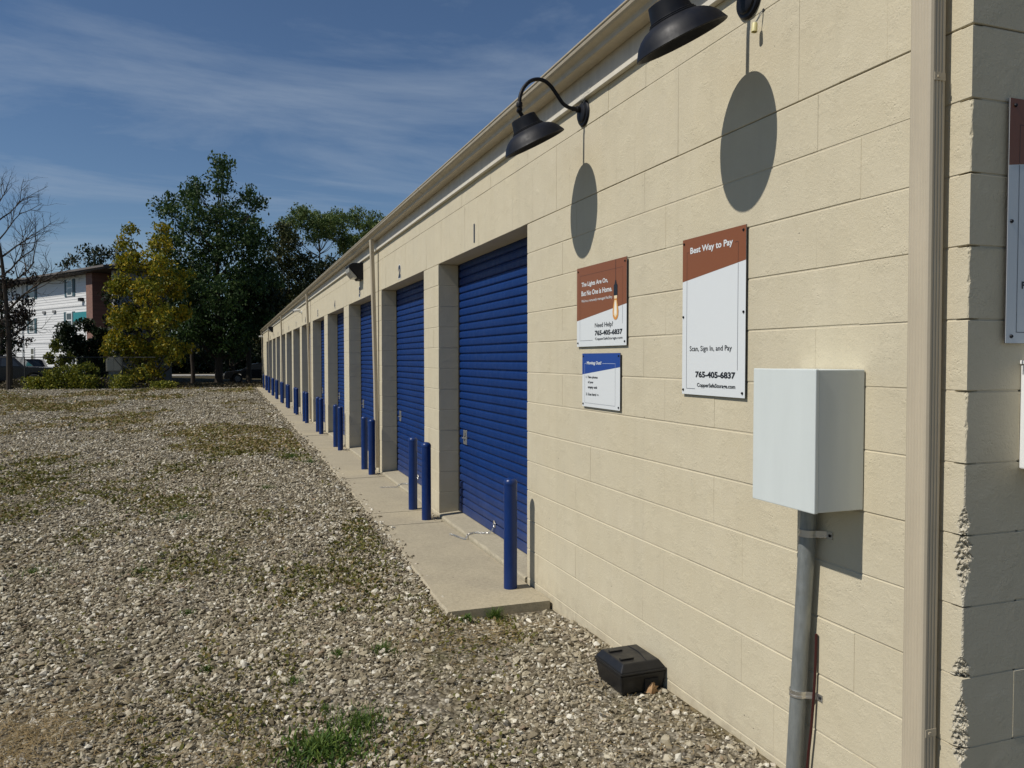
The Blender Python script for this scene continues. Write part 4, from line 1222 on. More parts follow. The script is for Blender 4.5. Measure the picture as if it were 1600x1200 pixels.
for i, (x, y, R, n, h0, h1, lab) in enumerate(WEEDS):
    q, v = blades(x, y, R, n, h0, h1, 100 + i, 0.0022 if i not in (0, 3) else 0.0042, broad=(i in (0, 3)))
    tag(np_quads('weed', q, L_GRASS, var=v), lab, 'weed', 'weeds growing through the gravel')

def ground_cover():
    g = np.random.default_rng(77)
    qs, vs = [], []
    # little moss and leaf flakes, and straw, gathered in patches
    N = 420000
    y = 2.2 + (46 - 2.2) * g.uniform(0, 1, N) ** 1.5; x = -0.3 - g.uniform(0, 1, N) * (3.2 + y * 0.24)
    def nz(x, y, s, p): return np.sin(x * s + p) * np.cos(y * s * 0.45 + 1.7 * p) + 0.6 * np.sin(2.3 * s * x + y * s + p) * np.sin(1.1 * s * y - 2 * p) + 0.35 * np.sin(4.1 * s * x - 1.7 * s * y)
    f = nz(x, y, 1.15, 0.4) + 0.8 * nz(x, y, 0.38, 2.2)
    def smooth(v): v = np.clip(v, 0, 1); return v * v * (3 - 2 * v)
    fine = 0.5 + 0.5 * np.sin(7.3 * x + 2.6 * np.sin(3.1 * y)) * np.sin(4.7 * y + 1.9 * np.sin(5.7 * x))
    fine2 = 0.5 + 0.5 * np.sin(19 * x + 3 * np.sin(8.1 * y)) * np.sin(13 * y + 2 * np.sin(15 * x))
    keep = (g.uniform(0, 1, N) < 0.95 * smooth((f + 0.05) / 1.5) * smooth((fine * 0.65 + fine2 * 0.5 - 0.28) / 0.5)) & (~((y > 4.6) & (x > -0.72)))
    x, y, f = x[keep], y[keep], f[keep]
    n = len(x); z = gz(x, y) + 0.012 + g.uniform(0, 0.012, n)
    sz = (0.004 + 0.00125 * y) * g.uniform(0.6, 1.6, n)
    a = g.uniform(0, 2 * np.pi, n); t1 = np.stack([np.cos(a), np.sin(a), g.normal(0, 0.5, n)], -1); t2 = np.stack([-np.sin(a), np.cos(a), g.normal(0, 0.7, n)], -1)
    c = np.stack([x, y, z], -1); s1 = sz[:, None]; s2 = (sz * 0.6)[:, None]
    q = np.stack([c - t1 * s1, c - t2 * s2, c + t1 * s1, c + t2 * s2], 1)
    qs.append(q); vs.append(np.clip(g.normal(0.42, 0.22, n) + 0.2 * (y > 14), 0, 0.95))
    # straw
    n = 5200; y = 2.3 + 12 * g.uniform(0, 1, n) ** 1.5; x = -0.1 - g.uniform(0, 1, n) * (3.0 + y * 0.25)
    ok = ~((y > 4.6) & (x > -0.74)) & (nz(x, y, 1.6, 1.1) > 0.3); x, y = x[ok], y[ok]; n = len(x)
    z = gz(x, y) + 0.016 + g.uniform(0, 0.01, n); a = g.uniform(0, 2 * np.pi, n); l_ = g.uniform(0.012, 0.05, n)[:, None]; w = 0.0011
    t1 = np.stack([np.cos(a), np.sin(a), g.normal(0, 0.15, n)], -1); t2 = np.stack([-np.sin(a), np.cos(a), 0.3 + 0 * a], -1) * w
    c = np.stack([x, y, z], -1)
    qs.append(np.stack([c - t1 * l_ - t2, c + t1 * l_ - t2, c + t1 * l_ + t2, c - t1 * l_ + t2], 1)); vs.append(g.uniform(0.85, 1, n))
    # dead straw mats: bottom left of the picture and before the pavement corner
    for (cx, cy, rx, ry, n, l0) in ((-2.78, 3.72, 0.34, 0.36, 1500, 0.05), (-0.62, 4.25, 0.45, 0.22, 420, 0.045), (-1.95, 3.25, 0.3, 0.2, 300, 0.04), (-0.35, 2.9, 0.4, 0.4, 260, 0.03)):
        x = cx + rx * g.normal(0, 0.6, n); y = cy + ry * g.normal(0, 0.6, n); ok = (x < -0.03) & ~((y > 4.6) & (x > -0.74)); x, y = x[ok], y[ok]; n = len(x)
        z = gz(x, y) + 0.018 + g.uniform(0, 0.012, n); a = g.uniform(0, 2 * np.pi, n); l_ = g.uniform(0.3, 1, n)[:, None] * l0
        t1 = np.stack([np.cos(a), np.sin(a), g.normal(0, 0.2, n)], -1); t2 = np.stack([-np.sin(a), np.cos(a), 0.3 + 0 * a], -1) * 0.0009
        c = np.stack([x, y, z], -1)
        qs.append(np.stack([c - t1 * l_ - t2, c + t1 * l_ - t2, c + t1 * l_ + t2, c - t1 * l_ + t2], 1)); vs.append(g.uniform(0.8, 1, n))
    o = np_quads('ground_cover', np.concatenate(qs), L_MOSS, var=np.concatenate(vs))
    tag(o, 'olive moss and dry straw lying in streaks on the gravel', 'ground cover', kind='stuff')
ground_cover()

# ------------------------------------------------------------------ trees
def leaf_quads(C, size, g):
    n = len(C)
    u = g.normal(0, 1, (n, 3)); u /= np.linalg.norm(u, axis=1)[:, None]
    r = g.normal(0, 1, (n, 3)); w = np.cross(u, r); w /= np.linalg.norm(w, axis=1)[:, None] + 1e-9
    u[:, 2] -= 0.35
    s = (size * g.uniform(0.6, 1.4, n))[:, None]
    return np.stack([C - u * s, C - w * s * 0.62, C + u * s, C + w * s * 0.62], 1)

def tree(name, label, Y, blobs, trunk, lmat, leaf, dens, seed, group=None, ydep=1.0, cat='tree', clump=0.30, fill=0.5, gz0=-0.12):
    g = np.random.default_rng(seed)
    tx, tr, th = trunk                               # trunk x, radius, height where it ends
    root = thing(name, label, cat, (tx, Y, gz0), group)
    O = np.array([tx, Y, gz0])
    cs, var = [], []
    limbs = MB()
    pts = [(0, 0, -0.2)]
    m_ = 7
    for i in range(1, m_ + 1): pts.append((g.normal(0, 0.03) * i * 0.6, g.normal(0, 0.03) * i * 0.6, th * i / m_))
    limbs.tube(catmull(pts, 3), [tr * (1.25 if i == 0 else 1) * (1 - 0.75 * i / (m_ * 3)) for i in range(m_ * 3 + 1)], 9)
    for (bx, bz, br_) in blobs:
        for _rep in range(2 if br_ > 0.5 else 1):
            by = Y + g.normal(0, 1) * ydep * 0.8
            c0 = np.array([bx, by, bz]) - O
            zz = min(th * 0.92, max(0.3, c0[2] - abs(c0[0]) * 0.8 - br_ * 0.6)); k = zz / th
            a = Vector((0, 0, zz)); e = Vector(c0)
            mid = a.lerp(e, 0.5) + Vector((g.normal(0, 0.1), g.normal(0, 0.1), -0.12 * (e - a).length))
            limbs.tube(catmull([a, mid, e], 4), [max(0.012, tr * 0.42 * (1 - k * 0.5) * (1 - q / 9.0)) for q in range(9)], 5, caps=False)
            nsub = max(7, int((br_ / clump) ** 2 * 4.2))
            d = g.normal(0, 1, (nsub, 3)); d /= np.linalg.norm(d, axis=1)[:, None]
            rr = br_ * (1 - fill * g.uniform(0, 1, nsub) ** 1.6)[:, None] * np.array([1.0, max(1.0, ydep * 0.6), 0.92])
            sub = c0 + d * rr
            shade = g.uniform(0, 1, nsub)
            nl = max(8, int(dens * clump * clump / (leaf * leaf) * 1.25))
            for sp, sh_ in zip(sub, shade):
                k = int(nl * g.uniform(0.5, 1.4))
                q = np.clip(g.normal(0, 1, (k, 3)), -1.7, 1.7) * clump * np.array([0.60, 0.60, 0.40])
                q[:, 2] -= 0.25 * (q[:, 0] ** 2 + q[:, 1] ** 2) / clump
                cs.append(sp + q); var.append(np.clip(0.55 * sh_ + g.uniform(-0.2, 0.6, k), 0, 1))
    limbs.build('trunk', M_BARK, root, smooth=True, fixn=False)
    C = np.concatenate(cs); V = np.concatenate(var)
    np_quads('crown', leaf_quads(C, leaf, g), lmat, root, V)
    return len(C)

BL_maple=(54,[(-2.14,13.69,0.58),(-2.34,12.47,0.77),(-3.6,11.98,0.76),(-4.34,12.0,0.56),(-5.39,10.94,0.74),(-3.99,10.23,1.13),(-2.29,10.33,1.16),(-0.74,10.62,0.86),(-0.72,12.34,0.51),(-0.07,11.4,0.51),(0.03,9.44,1.03),(-1.34,8.55,1.49),(-3.26,8.06,1.45),(-5.05,8.77,1.04),(-4.41,6.4,1.43),(-2.53,5.65,1.62),(-0.39,6.53,1.51),(-1.79,3.21,1.64),(-4.07,3.59,1.44),(-0.22,4.06,1.27),(0.61,7.4,0.72)])
BL_brown=(60,[(2.25,9.96,0.99),(1.57,9.0,1.08),(3.14,8.37,1.19),(2.22,6.47,1.54),(3.95,7.23,0.83),(1.31,5.29,1.53),(3.01,4.39,1.37),(0.63,3.43,1.25),(1.81,10.86,0.63)])
BL_airyA=(75,[(4.44,13.98,1.25),(6.16,14.67,1.04),(7.6,14.34,1.17),(3.31,13.69,0.85),(5.57,13.05,1.15),(3.41,12.53,0.68),(7.89,13.18,0.94),(6.73,13.7,1.05),(8.47,12.32,0.83)])
BL_airyB=(78,[(10.13,15.41,1.12),(12.0,15.28,1.01),(11.05,13.98,1.13),(13.26,14.85,0.96),(9.81,12.92,1.12),(9.37,11.66,0.99),(11.99,13.22,1.14),(14.54,14.29,1.16),(13.57,12.98,1.15)])
BL_yellow=(49,[(-7.12,8.84,0.36),(-7.19,7.98,0.49),(-5.32,8.94,0.3),(-5.56,7.99,0.53),(-7.05,6.92,0.65),(-5.51,6.81,0.8),(-4.34,6.38,0.47),(-7.48,5.66,0.65),(-6.19,5.35,0.86),(-4.79,5.64,0.67),(-7.25,3.89,0.78),(-5.62,3.74,0.94),(-4.54,4.19,0.54),(-7.78,2.64,0.55),(-6.49,2.11,0.92),(-5.04,2.0,0.81),(-8.11,1.99,0.32),(-5.92,0.77,0.66),(-6.91,0.63,0.52),(-4.12,2.19,0.31),(-7.9,3.77,0.39)])
BL_behind=(90,[(-16.44,11.56,0.57),(-14.99,12.33,0.75),(-13.66,12.58,0.7),(-12.55,12.44,0.77),(-14.43,11.32,0.93),(-17.19,10.89,0.34),(-11.49,12.1,0.83)])
BL_leftgreen=(58,[(-15.44,5.2,0.7),(-15.04,4.0,0.77),(-15.94,5.99,1.04),(-15.31,2.38,0.77),(-16.17,3.18,1.04)])
BL_deadleaf=(47,[(-12.52,5.56,0.37),(-11.94,4.53,0.37),(-12.65,4.51,0.4),(-11.72,5.52,0.26),(-11.98,3.61,0.32),(-12.61,3.53,0.43),(-12.2,2.71,0.34),(-11.8,4.04,0.2)])
BL_bushY=(48,[(-10.5,2.25,0.3),(-10.09,1.63,0.33),(-10.93,1.56,0.24),(-10.4,0.95,0.42),(-9.68,0.74,0.37),(-9.06,1.01,0.34),(-10.68,0.47,0.3)])
BL_bushD=(53,[(-10.78,3.27,0.47),(-9.9,3.55,0.44),(-9.3,2.34,0.55),(-10.39,2.33,0.61),(-11.18,2.89,0.3),(-9.65,1.49,0.58),(-8.84,3.11,0.48),(-9.05,0.8,0.48)])
BL_fill1=(62,[(-8.58,4.3,1.16),(-7.32,5.68,1.05),(-9.01,2.48,1.03),(-6.95,2.5,1.18),(-9.38,5.63,0.57),(-8.14,0.44,0.83)])
BL_fill2=(64,[(-3.11,4.48,1.59),(-1.05,5.49,1.63),(-4.48,2.54,1.35),(-2.23,2.07,1.29),(0.09,3.06,1.23),(-5.33,5.87,1.11)])
BL_fill3=(68,[(4.31,6.38,1.57),(1.72,2.64,1.53),(6.42,9.12,1.06),(3.0,3.71,1.55),(5.36,8.54,1.32)])


tot = 0
tot += tree('maple_tree', 'tallest dark green maple, behind the far left end of the gravel', BL_maple[0], BL_maple[1], (-2.5, 0.26, 11.5), L_MAPLE, 0.098, 1.1, 1, ydep=1.7, clump=0.42, fill=0.65)
tot += tree('maple_tree', 'tall yellowing maple between the white apartment block and the dark maple', BL_yellow[0], BL_yellow[1], (-6.2, 0.16, 7.2), L_YELLOW, 0.085, 1.7, 2, ydep=0.9, clump=0.30, fill=0.6)
tot += tree('broadleaf_tree', 'olive green tree between the dark maple and the long building', BL_brown[0], BL_brown[1], (2.3, 0.22, 8.0), L_BROWN, 0.10, 1.1, 3, ydep=1.4, clump=0.40, fill=0.7)
tot += tree('locust_tree', 'airy light green tree with sky showing through, over the olive tree', BL_airyA[0], BL_airyA[1], (6.1, 0.20, 12.5), L_AIRY, 0.10, 1.15, 4, ydep=1.6, clump=0.42, fill=0.7)
tot += tree('locust_tree', 'airy light green tree whose crown meets the gutter line', BL_airyB[0], BL_airyB[1], (11.2, 0.20, 12.5), L_AIRY, 0.10, 1.15, 5, ydep=1.6, clump=0.42, fill=0.7)
tot += tree('broadleaf_tree', 'dark tree crown showing above the apartment block roof', BL_behind[0], BL_behind[1], (-14.2, 0.30, 10.5), L_DARK, 0.13, 0.8, 6, ydep=1.5, clump=0.5)
tot += tree('evergreen_tree', 'dark green tree behind the leafless tree at the left edge', BL_leftgreen[0], BL_leftgreen[1], (-15.4, 0.2, 5), L_DARK, 0.10, 0.9, 7, ydep=1.2, clump=0.36)
tot += tree('broadleaf_tree', 'dark tree filling the gap behind the yellowing maple', BL_fill1[0], BL_fill1[1], (-8.0, 0.2, 5.6), L_DARK, 0.11, 0.9, 8, ydep=1.5, clump=0.42)
tot += tree('broadleaf_tree', 'dark tree standing low behind the tallest maple', BL_fill2[0], BL_fill2[1], (-1.6, 0.24, 5.4), L_DARK, 0.12, 0.9, 9, ydep=1.6, clump=0.45)
tot += tree('broadleaf_tree', 'dark tree close behind the far end of the long building', BL_fill3[0], BL_fill3[1], (4.4, 0.24, 8.0), L_DARK, 0.12, 0.9, 10, ydep=1.6, clump=0.45)
tot += tree('bush', 'yellow-green bush growing through the chain-link fence', BL_bushY[0], BL_bushY[1], (-10.2, 0.05, 2.2), L_YG, 0.075, 5.0, 11, cat='bush', ydep=0.5, clump=0.20)
tot += tree('bush', 'rounded dark bush in front of the apartment block', BL_bushD[0], BL_bushD[1], (-9.9, 0.08, 3.0), L_DARK, 0.09, 4.5, 12, cat='bush', ydep=0.8, clump=0.26)
for x, y, r, lab in ((-0.6, 57, 0.20, 'bare lower trunk right of the tallest maple'), (-4.2, 58, 0.15, 'slim dark trunk left of the tallest maple'), (0.35, 55, 0.24, 'thick dark trunk before the parked car on the right')):
    blx = [(x + dx, z, 1.1) for dx, z in ((0, 7.0), (0.7, 5.6), (-0.8, 5.2), (0.2, 4.2))]
    tot += tree('shade_tree', lab, y, blx, (x, r, 6.5), L_DARK, 0.13, 0.9, int(50 + x * 3), ydep=1.2, clump=0.42)
print('leaves', tot)

# leafless tree at the left edge with a few dead leaves low down
def bare_tree():
    g = random.Random(12)
    root = thing('bare_tree', 'leafless tree with dead brown leaves low down, at the left edge', 'tree', (-12.53, 47, -0.1))
    b = MB()
    def grow(p, d, l_, r, lev):
        n = 4; pts = [p.copy()]; q = p.copy(); dd = d.copy()
        for i in range(n):
            dd = (dd + Vector((g.gauss(0, 0.12), g.gauss(0, 0.12), g.gauss(0, 0.08) + (0.05 if lev > 1 else 0)))).normalized()
            q = q + dd * (l_ / n); pts.append(q.copy())
        b.tube(pts, [r * (1 - 0.55 * i / n) for i in range(n + 1)], 7 if lev < 1 else (4 if lev < 3 else 3), caps=False)
        if lev >= 4 or r < 0.004: return
        k = {0: 3, 1: 5, 2: 4, 3: 3}[lev]
        for i in range(k):
            t_ = g.uniform(0.3, 1.0) if lev else 0.4 + 0.6 * i / k
            j = min(n - 1, int(t_ * n)); pp = pts[j].lerp(pts[j + 1], t_ * n - j)
            ang = g.uniform(0.45, 0.95); ax = Vector((g.gauss(0, 1), g.gauss(0, 1), g.gauss(0, 0.4))).normalized()
            nd = (dd * math.cos(ang) + dd.cross(ax).normalized() * math.sin(ang)).normalized()
            grow(pp, nd, l_ * g.uniform(0.5, 0.72), r * 0.5, lev + 1)
    b.tube(catmull([(0, 0, -0.2), (0.02, 0, 2.2), (-0.08, 0, 4.6), (-0.22, 0, 6.6), (-0.42, 0, 8.3), (-0.4, 0, 9.6)], 4), [0.16 - 0.0068 * i for i in range(21)], 9)
    for z, dx, dy, l_, r in ((2.6, 1, .2, 1.7, .06), (3.3, -1, .1, 2.0, .06), (4.0, 1, -.2, 2.6, .07), (4.6, -1, -.3, 2.2, .06), (5.2, 1, .3, 2.3, .06), (5.9, .8, -.3, 2.3, .055),
                             (6.3, -1, .2, 2.3, .06), (6.8, .9, .4, 2.0, .05), (7.3, -.8, .3, 1.9, .05), (7.7, .7, -.3, 1.8, .045), (8.2, -.6, .2, 1.6, .04), (8.6, .6, .2, 1.6, .04), (9.2, .2, .1, 1.3, .035), (9.4, -.5, -.1, 1.3, .03)):
        x0 = -0.45 * (z / 9) ** 2
        grow(Vector((x0, 0, z)), Vector((dx, dy, 0.75)).normalized(), l_, r, 1)
    b.build('trunk', M_BARK, root, fixn=False)
    gg = np.random.default_rng(5); cs = []
    for (bx, bz, br_) in BL_deadleaf[1]:
        for _ in range(9):
            c = np.array([bx, 47, bz]) - np.array([-12.53, 47, -0.1]) + gg.normal(0, 1, 3) * br_ * 0.8
            cs.append(c + gg.normal(0, 0.10, (26, 3)))
    C = np.concatenate(cs)
    np_quads('leaves', leaf_quads(C, 0.065, gg), L_DEAD, root, gg.uniform(0, 1, len(C)))
bare_tree()

# low undergrowth along the far edge of the yard
def undergrowth():
    g = np.random.default_rng(31)
    N = 34000
    x = g.uniform(-17, 1.5, N)
    y = 48.6 - 0.34 * (x + 5) * 0.5 + g.normal(0, 0.9, N) 
    hump = 0.22 + 0.30 * np.clip(np.sin(x * 1.9) + 0.6 * np.sin(x * 4.3 + 1), 0, 2) * (x < -4)
    z = -0.1 + hump * g.uniform(0, 1, N) ** 1.5
    C = np.stack([x, y, z], -1)
    o = np_quads('undergrowth', leaf_quads(C, 0.06, g), L_LITTER, var=g.uniform(0, 1, N))
    tag(o, 'tangled low weeds and litter along the fence at the end of the yard', 'undergrowth', kind='stuff')
    N = 9000
    k_ = g.integers(0, 6, N); cx_ = np.array([-11.35, -10.5, -9.5, -8.9, -7.3, -5.2])[k_]; hh = np.array([.7, 1.1, 1.35, .8, .8, .45])[k_]
    x = cx_ + g.normal(0, 0.26, N); y = 47.1 - 0.17 * (x + 12) + g.normal(0, 0.35, N); z = -0.1 + hh * g.uniform(0, 1, N) ** 1.2
    o = np_quads('tall_weeds', leaf_quads(np.stack([x, y, z], -1), 0.055, g), L_YG, var=g.uniform(0, 1, N))
    tag(o, 'yellow-green tall weeds crowding against the chain-link fence', 'weeds', kind='stuff')
    N = 70000
    x = g.uniform(-22, 14, N); y = g.uniform(102, 108, N)
    top_ = 5.2 + 0.8 * np.sin(x * 0.9) + 0.6 * np.sin(x * 2.1 + 1)
    z = -0.2 + top_ * g.uniform(0, 1, N) ** 0.8
    o = np_quads('understorey', leaf_quads(np.stack([x, y, z], -1), 0.17, g), L_DARK, var=g.uniform(0, 0.8, N))
    tag(o, 'dark thicket on the far side of the road, seen beneath the tree crowns', 'thicket', kind='stuff')
    # distant tree line that closes the view beyond the road
    N = 90000
    x = g.uniform(-40, 70, N); y = g.uniform(115, 125, N)
    top_ = 5.5 + 1.4 * np.sin(x * 0.35) + 1.0 * np.sin(x * 0.9 + 1)
    z = -0.3 + top_ * np.sqrt(g.uniform(0, 1, N))
    o = np_quads('distant_woods', leaf_quads(np.stack([x, y, z], -1), 0.32, g), L_DARK, var=g.uniform(0, 1, N))
    tag(o, 'far line of dark woods beyond the road', 'woods', kind='stuff')
undergrowth()

# ------------------------------------------------------------------ road, fence, cars, apartment block
M_ASPH = mat('weathered_asphalt', (0.11, 0.108, 0.10), 0.9); _t = NT(M_ASPH)
_t.color(_t.mix(_t.noise(3, 5), (0.085, 0.083, 0.078), (0.15, 0.145, 0.135)))
M_ROADC = make_concrete('road_concrete', (0.42, 0.40, 0.35), (0.34, 0.32, 0.28))
b = MB(); b.box(-60, 60, 88.0, 97.0, -0.35, -0.19); tag(b.build('road', M_ROADC), kind='structure')
b = MB(); b.box(-40, -12.8, 50.2, 60.4, -0.35, -0.17); tag(b.build('parking_lot', M_ASPH), kind='structure')

M_FENCE = mat('weathered_fence_steel', (0.035, 0.035, 0.034), 0.6, 0.2)
fe = thing('chain_link_fence', 'chain-link fence with top rail along the end of the yard', 'fence', (-12, 47.6, -0.1))
def fy(x): return -0.17 * (x + 12)
b = MB()
for i, x in enumerate(np.arange(-19, -5.2, 2.35)):
    p = MB(); lx = x + 12; p.tube([(lx, fy(x), -0.3), (lx, fy(x), 1.74)], 0.028, 8); p.build('post', M_FENCE, fe, smooth=True)
rl = MB(); rl.tube([(-7, fy(-19), 1.72), (6.4, fy(-5.6), 1.72)], 0.021, 7); rl.build('top_rail', M_FENCE, fe, smooth=True)
wv, wf = [], []
sp_ = 0.11; H = 1.66
def wire(x0, z0, x1, z1):
    k = len(wv); t_ = 0.0016
    for (x, z) in ((x0, z0), (x1, z1)):
        wv.extend([(x - t_, fy(x - 12) + 0.004, z), (x + t_, fy(x - 12) + 0.004, z)])
    wf.append((k, k + 1, k + 3, k + 2))
for i in range(int((13.4 + H) / sp_)):
    x = -7 - H + i * sp_
    a0, a1 = max(x, -7), min(x + H, 6.4)
    if a1 > a0: wire(a0, a0 - x, a1, a1 - x); wire(a0, H - (a0 - x), a1, H - (a1 - x))
me = bpy.data.meshes.new('wire_mesh'); me.from_pydata(wv, [], wf); me.materials.append(M_FENCE)
o = link_mesh('wire_mesh', me, fe); o['kind'] = 'stuff'

def car(label, loc, rz, paint, kind='suv', group=None):
    t = thing('parked_car', label, 'car', loc, group); t.rotation_euler = (0, 0, rz)
    if kind == 'suv':
        low = [(-2.35, 0.32), (-2.38, 0.75), (-2.30, 1.02), (-0.95, 1.10), (2.20, 1.08), (2.30, 0.95), (2.32, 0.38)]
        cab = [(-1.15, 1.08), (-0.45, 1.62), (-0.15, 1.70), (1.75, 1.70), (1.98, 1.62), (2.22, 1.06)]
        win = [(-0.92, 1.12), (-0.38, 1.57), (1.78, 1.60), (2.02, 1.12)]; wr = 0.37; fr, rr_ = -1.45, 1.45
    elif kind == 'pickup':
        low = [(-2.75, 0.42), (-2.80, 0.95), (-2.70, 1.18), (-1.2, 1.25), (0.9, 1.25), (0.95, 1.22), (2.75, 1.22), (2.78, 0.5)]
        cab = [(-1.25, 1.24), (-0.65, 1.80), (-0.3, 1.88), (0.65, 1.88), (0.85, 1.80), (0.95, 1.24)]
        win = [(-1.0, 1.28), (-0.55, 1.74), (0.6, 1.78), (0.78, 1.28)]; wr = 0.42; fr, rr_ = -1.75, 1.70
    else:
        low = [(-2.30, 0.30), (-2.34, 0.62), (-2.20, 0.82), (-1.0, 0.95), (1.55, 0.98), (2.25, 0.93), (2.34, 0.70), (2.30, 0.32)]
        cab = [(-1.15, 0.94), (-0.35, 1.38), (0.05, 1.45), (0.75, 1.43), (1.15, 1.34), (1.85, 0.97)]
        win = [(-0.88, 0.98), (-0.30, 1.34), (0.75, 1.37), (1.55, 0.99)]; wr = 0.33; fr, rr_ = -1.42, 1.40
    W = 0.92
    def arched(p):
        out = []
        for (cx_) in (rr_, fr):
            for q in range(9):
                a = math.pi * q / 8
                out.append((cx_ + (wr + 0.06) * math.cos(a), max(0.32, wr + (wr + 0.06) * math.sin(a))))
        return out
    b = MB()
    prof = low + arched(low)
    b.prism_y(prof, -W, W); bo = b.build('body', paint, t, bevel=0.05)
    b = MB(); n = len(cab)
    b.add([(x, -W * (0.99 if z < 1.26 else 0.80), z) for x, z in cab] + [(x, W * (0.99 if z < 1.26 else 0.80), z) for x, z in cab],
          [(i, (i + 1) % n, n + (i + 1) % n, n + i) for i in range(n)] + [tuple(range(n))[::-1], tuple(range(n, 2 * n))])
    b.build('roof', paint, t, bevel=0.03)
    zl, zh = min(z for _, z in win), max(z for _, z in win)
    for s_ in (-1, 1):
        b = MB(); m_ = len(win)
        def yo(z): return s_ * W * (0.995 - 0.185 * (z - zl) / (zh - zl) + 0.012)
        b.add([(x, yo(z), z) for x, z in win], [tuple(range(m_))]); b.build('side_window', M_GLASSD, t)
        mx_ = (win[1][0] + win[2][0]) / 2
        b = MB(); b.add([(mx_ - 0.05, yo(zl) + s_ * 0.003, zl), (mx_ + 0.05, yo(zl) + s_ * 0.003, zl), (mx_ + 0.05, yo(zh) + s_ * 0.003, zh), (mx_ - 0.05, yo(zh) + s_ * 0.003, zh)], [(0, 1, 2, 3)])
        b.build('door_pillar', paint, t)
    c0, c1 = cab[0], cab[1]; nrm = Vector((-(c1[1] - c0[1]), 0, (c1[0] - c0[0]))).normalized() * 0.006
    b = MB(); b.add([(c0[0] + 0.06 + nrm.x, -W * 0.88, c0[1] + 0.05 + nrm.z), (c0[0] + 0.06 + nrm.x, W * 0.88, c0[1] + 0.05 + nrm.z), (c1[0] + nrm.x, W * 0.74, c1[1] + nrm.z), (c1[0] + nrm.x, -W * 0.74, c1[1] + nrm.z)], [(0, 1, 2, 3)])
    b.build('windscreen', M_GLASSD, t)
    for cx_ in (fr, rr_):
        for s_ in (-1, 1):
            b = MB(); b.lathe([(wr * 0.62, 0.0), (wr * 0.9, 0.0), (wr, 0.03), (wr, 0.19), (wr * 0.9, 0.22), (wr * 0.62, 0.22)], (cx_, s_ * 0.70 if s_ > 0 else -0.70, wr), (0, s_, 0), 24)
            wo = b.build('wheel', M_RUBBER, t, smooth=True)
            b = MB(); b.lathe([(0.001, 0.19), (wr * 0.2, 0.20), (wr * 0.25, 0.18), (wr * 0.55, 0.17), (wr * 0.63, 0.215), (wr * 0.63, 0.1)], (cx_, s_ * 0.70 if s_ > 0 else -0.70, wr), (0, s_, 0), 20)
            b.build('rim', M_CARG, wo, smooth=True)
    zf = low[1][1]
    for s_ in (-1, 1):
        b = MB(); b.box(low[1][0] - 0.012, low[1][0] + 0.10, s_ * 0.62 - 0.17, s_ * 0.62 + 0.17, zf - 0.08, zf + 0.06); b.build('headlight', M_LENS, t, bevel=0.02)
        b = MB(); b.box(low[-1][0] - 0.06, low[-1][0] + 0.02, s_ * 0.74 - 0.12, s_ * 0.74 + 0.12, 0.78, 0.98); b.build('tail_light', M_REDL, t, bevel=0.02)
    b = MB(); b.box(low[0][0] - 0.05, low[0][0] + 0.12, -W * 0.95, W * 0.95, 0.36, 0.54); b.build('bumper', M_STEEL if kind == 'pickup' else paint, t, bevel=0.03)
    return t
M_REDL = mat('tail_lens', (0.25, 0.008, 0.008), 0.25)
M_CARD = make_metal_paint('car_dark_maroon', (0.020, 0.012, 0.014), 0.22, 0.03)
M_CARK = make_metal_paint('car_black', (0.012, 0.013, 0.016), 0.2, 0.03)
M_CARG = make_metal_paint('car_grey', (0.16, 0.17, 0.18), 0.25, 0.03)
car('dark van-like car parked behind the leafless tree', (-15.2, 58.5, -0.17), rad(6), M_CARD, 'suv')
car('black pickup parked nose right beyond the leafless tree', (-14.4, 54.6, -0.17), rad(176), M_CARK, 'pickup')
car('small grey car half hidden in the fence weeds', (-9.6, 56.5, -0.2), rad(30), M_CARG, 'sedan')
car('black sedan parked in tree shade beyond the far end of the building', (0.1, 61.0, -0.2), rad(2), M_CARK, 'sedan')

# grey utility cabinet by the yellow maple
t = thing('utility_cabinet', 'pale utility cabinet left of the yellowing maple', 'cabinet', (-8.25, 52, -0.15))
b = MB(); b.box(-0.42, 0.42, -0.3, 0.3, 0.95, 1.80); b.build('body', mat('cabinet_beige', (0.42, 0.40, 0.32), 0.6), t, bevel=0.02)
b = MB(); b.box(-0.36, -0.02, -0.312, -0.3005, 1.0, 1.74); b.box(0.02, 0.36, -0.312, -0.3005, 1.0, 1.74); b.build('door', mat('cabinet_door', (0.47, 0.45, 0.37), 0.55), t, bevel=0.004)
b = MB(); b.box(-0.3, 0.3, -0.2, 0.2, -0.1, 0.949); b.build('pedestal', M_GALV, t)

# apartment block
M_SIDING = mat('white_siding', (0.70, 0.70, 0.69), 0.55); _t = NT(M_SIDING)
_t.color(_t.mix(_t.noise(0.8, 4), (0.66, 0.66, 0.65), (0.73, 0.73, 0.72)))
def make_brick():
    m = mat('red_brick', (0.19, 0.085, 0.06), 0.85); t = NT(m)
    tc = t.n('ShaderNodeTexCoord'); mp = t.n('ShaderNodeMapping'); mp.inputs['Rotation'].default_value = (rad(90), 0, 0)
    t.l(tc.outputs['Object'], mp.inputs[0])
    br_ = t.n('ShaderNodeTexBrick'); t.l(mp.outputs[0], br_.inputs['Vector'])
    br_.inputs['Color1'].default_value = (0.17, 0.075, 0.055, 1); br_.inputs['Color2'].default_value = (0.24, 0.11, 0.08, 1); br_.inputs['Mortar'].default_value = (0.22, 0.18, 0.15, 1)
    br_.inputs['Scale'].default_value = 1; br_.inputs['Brick Width'].default_value = 0.22; br_.inputs['Row Height'].default_value = 0.075; br_.inputs['Mortar Size'].default_value = 0.008
    t.color(br_.outputs['Color']); return m
M_BRICK = make_brick()
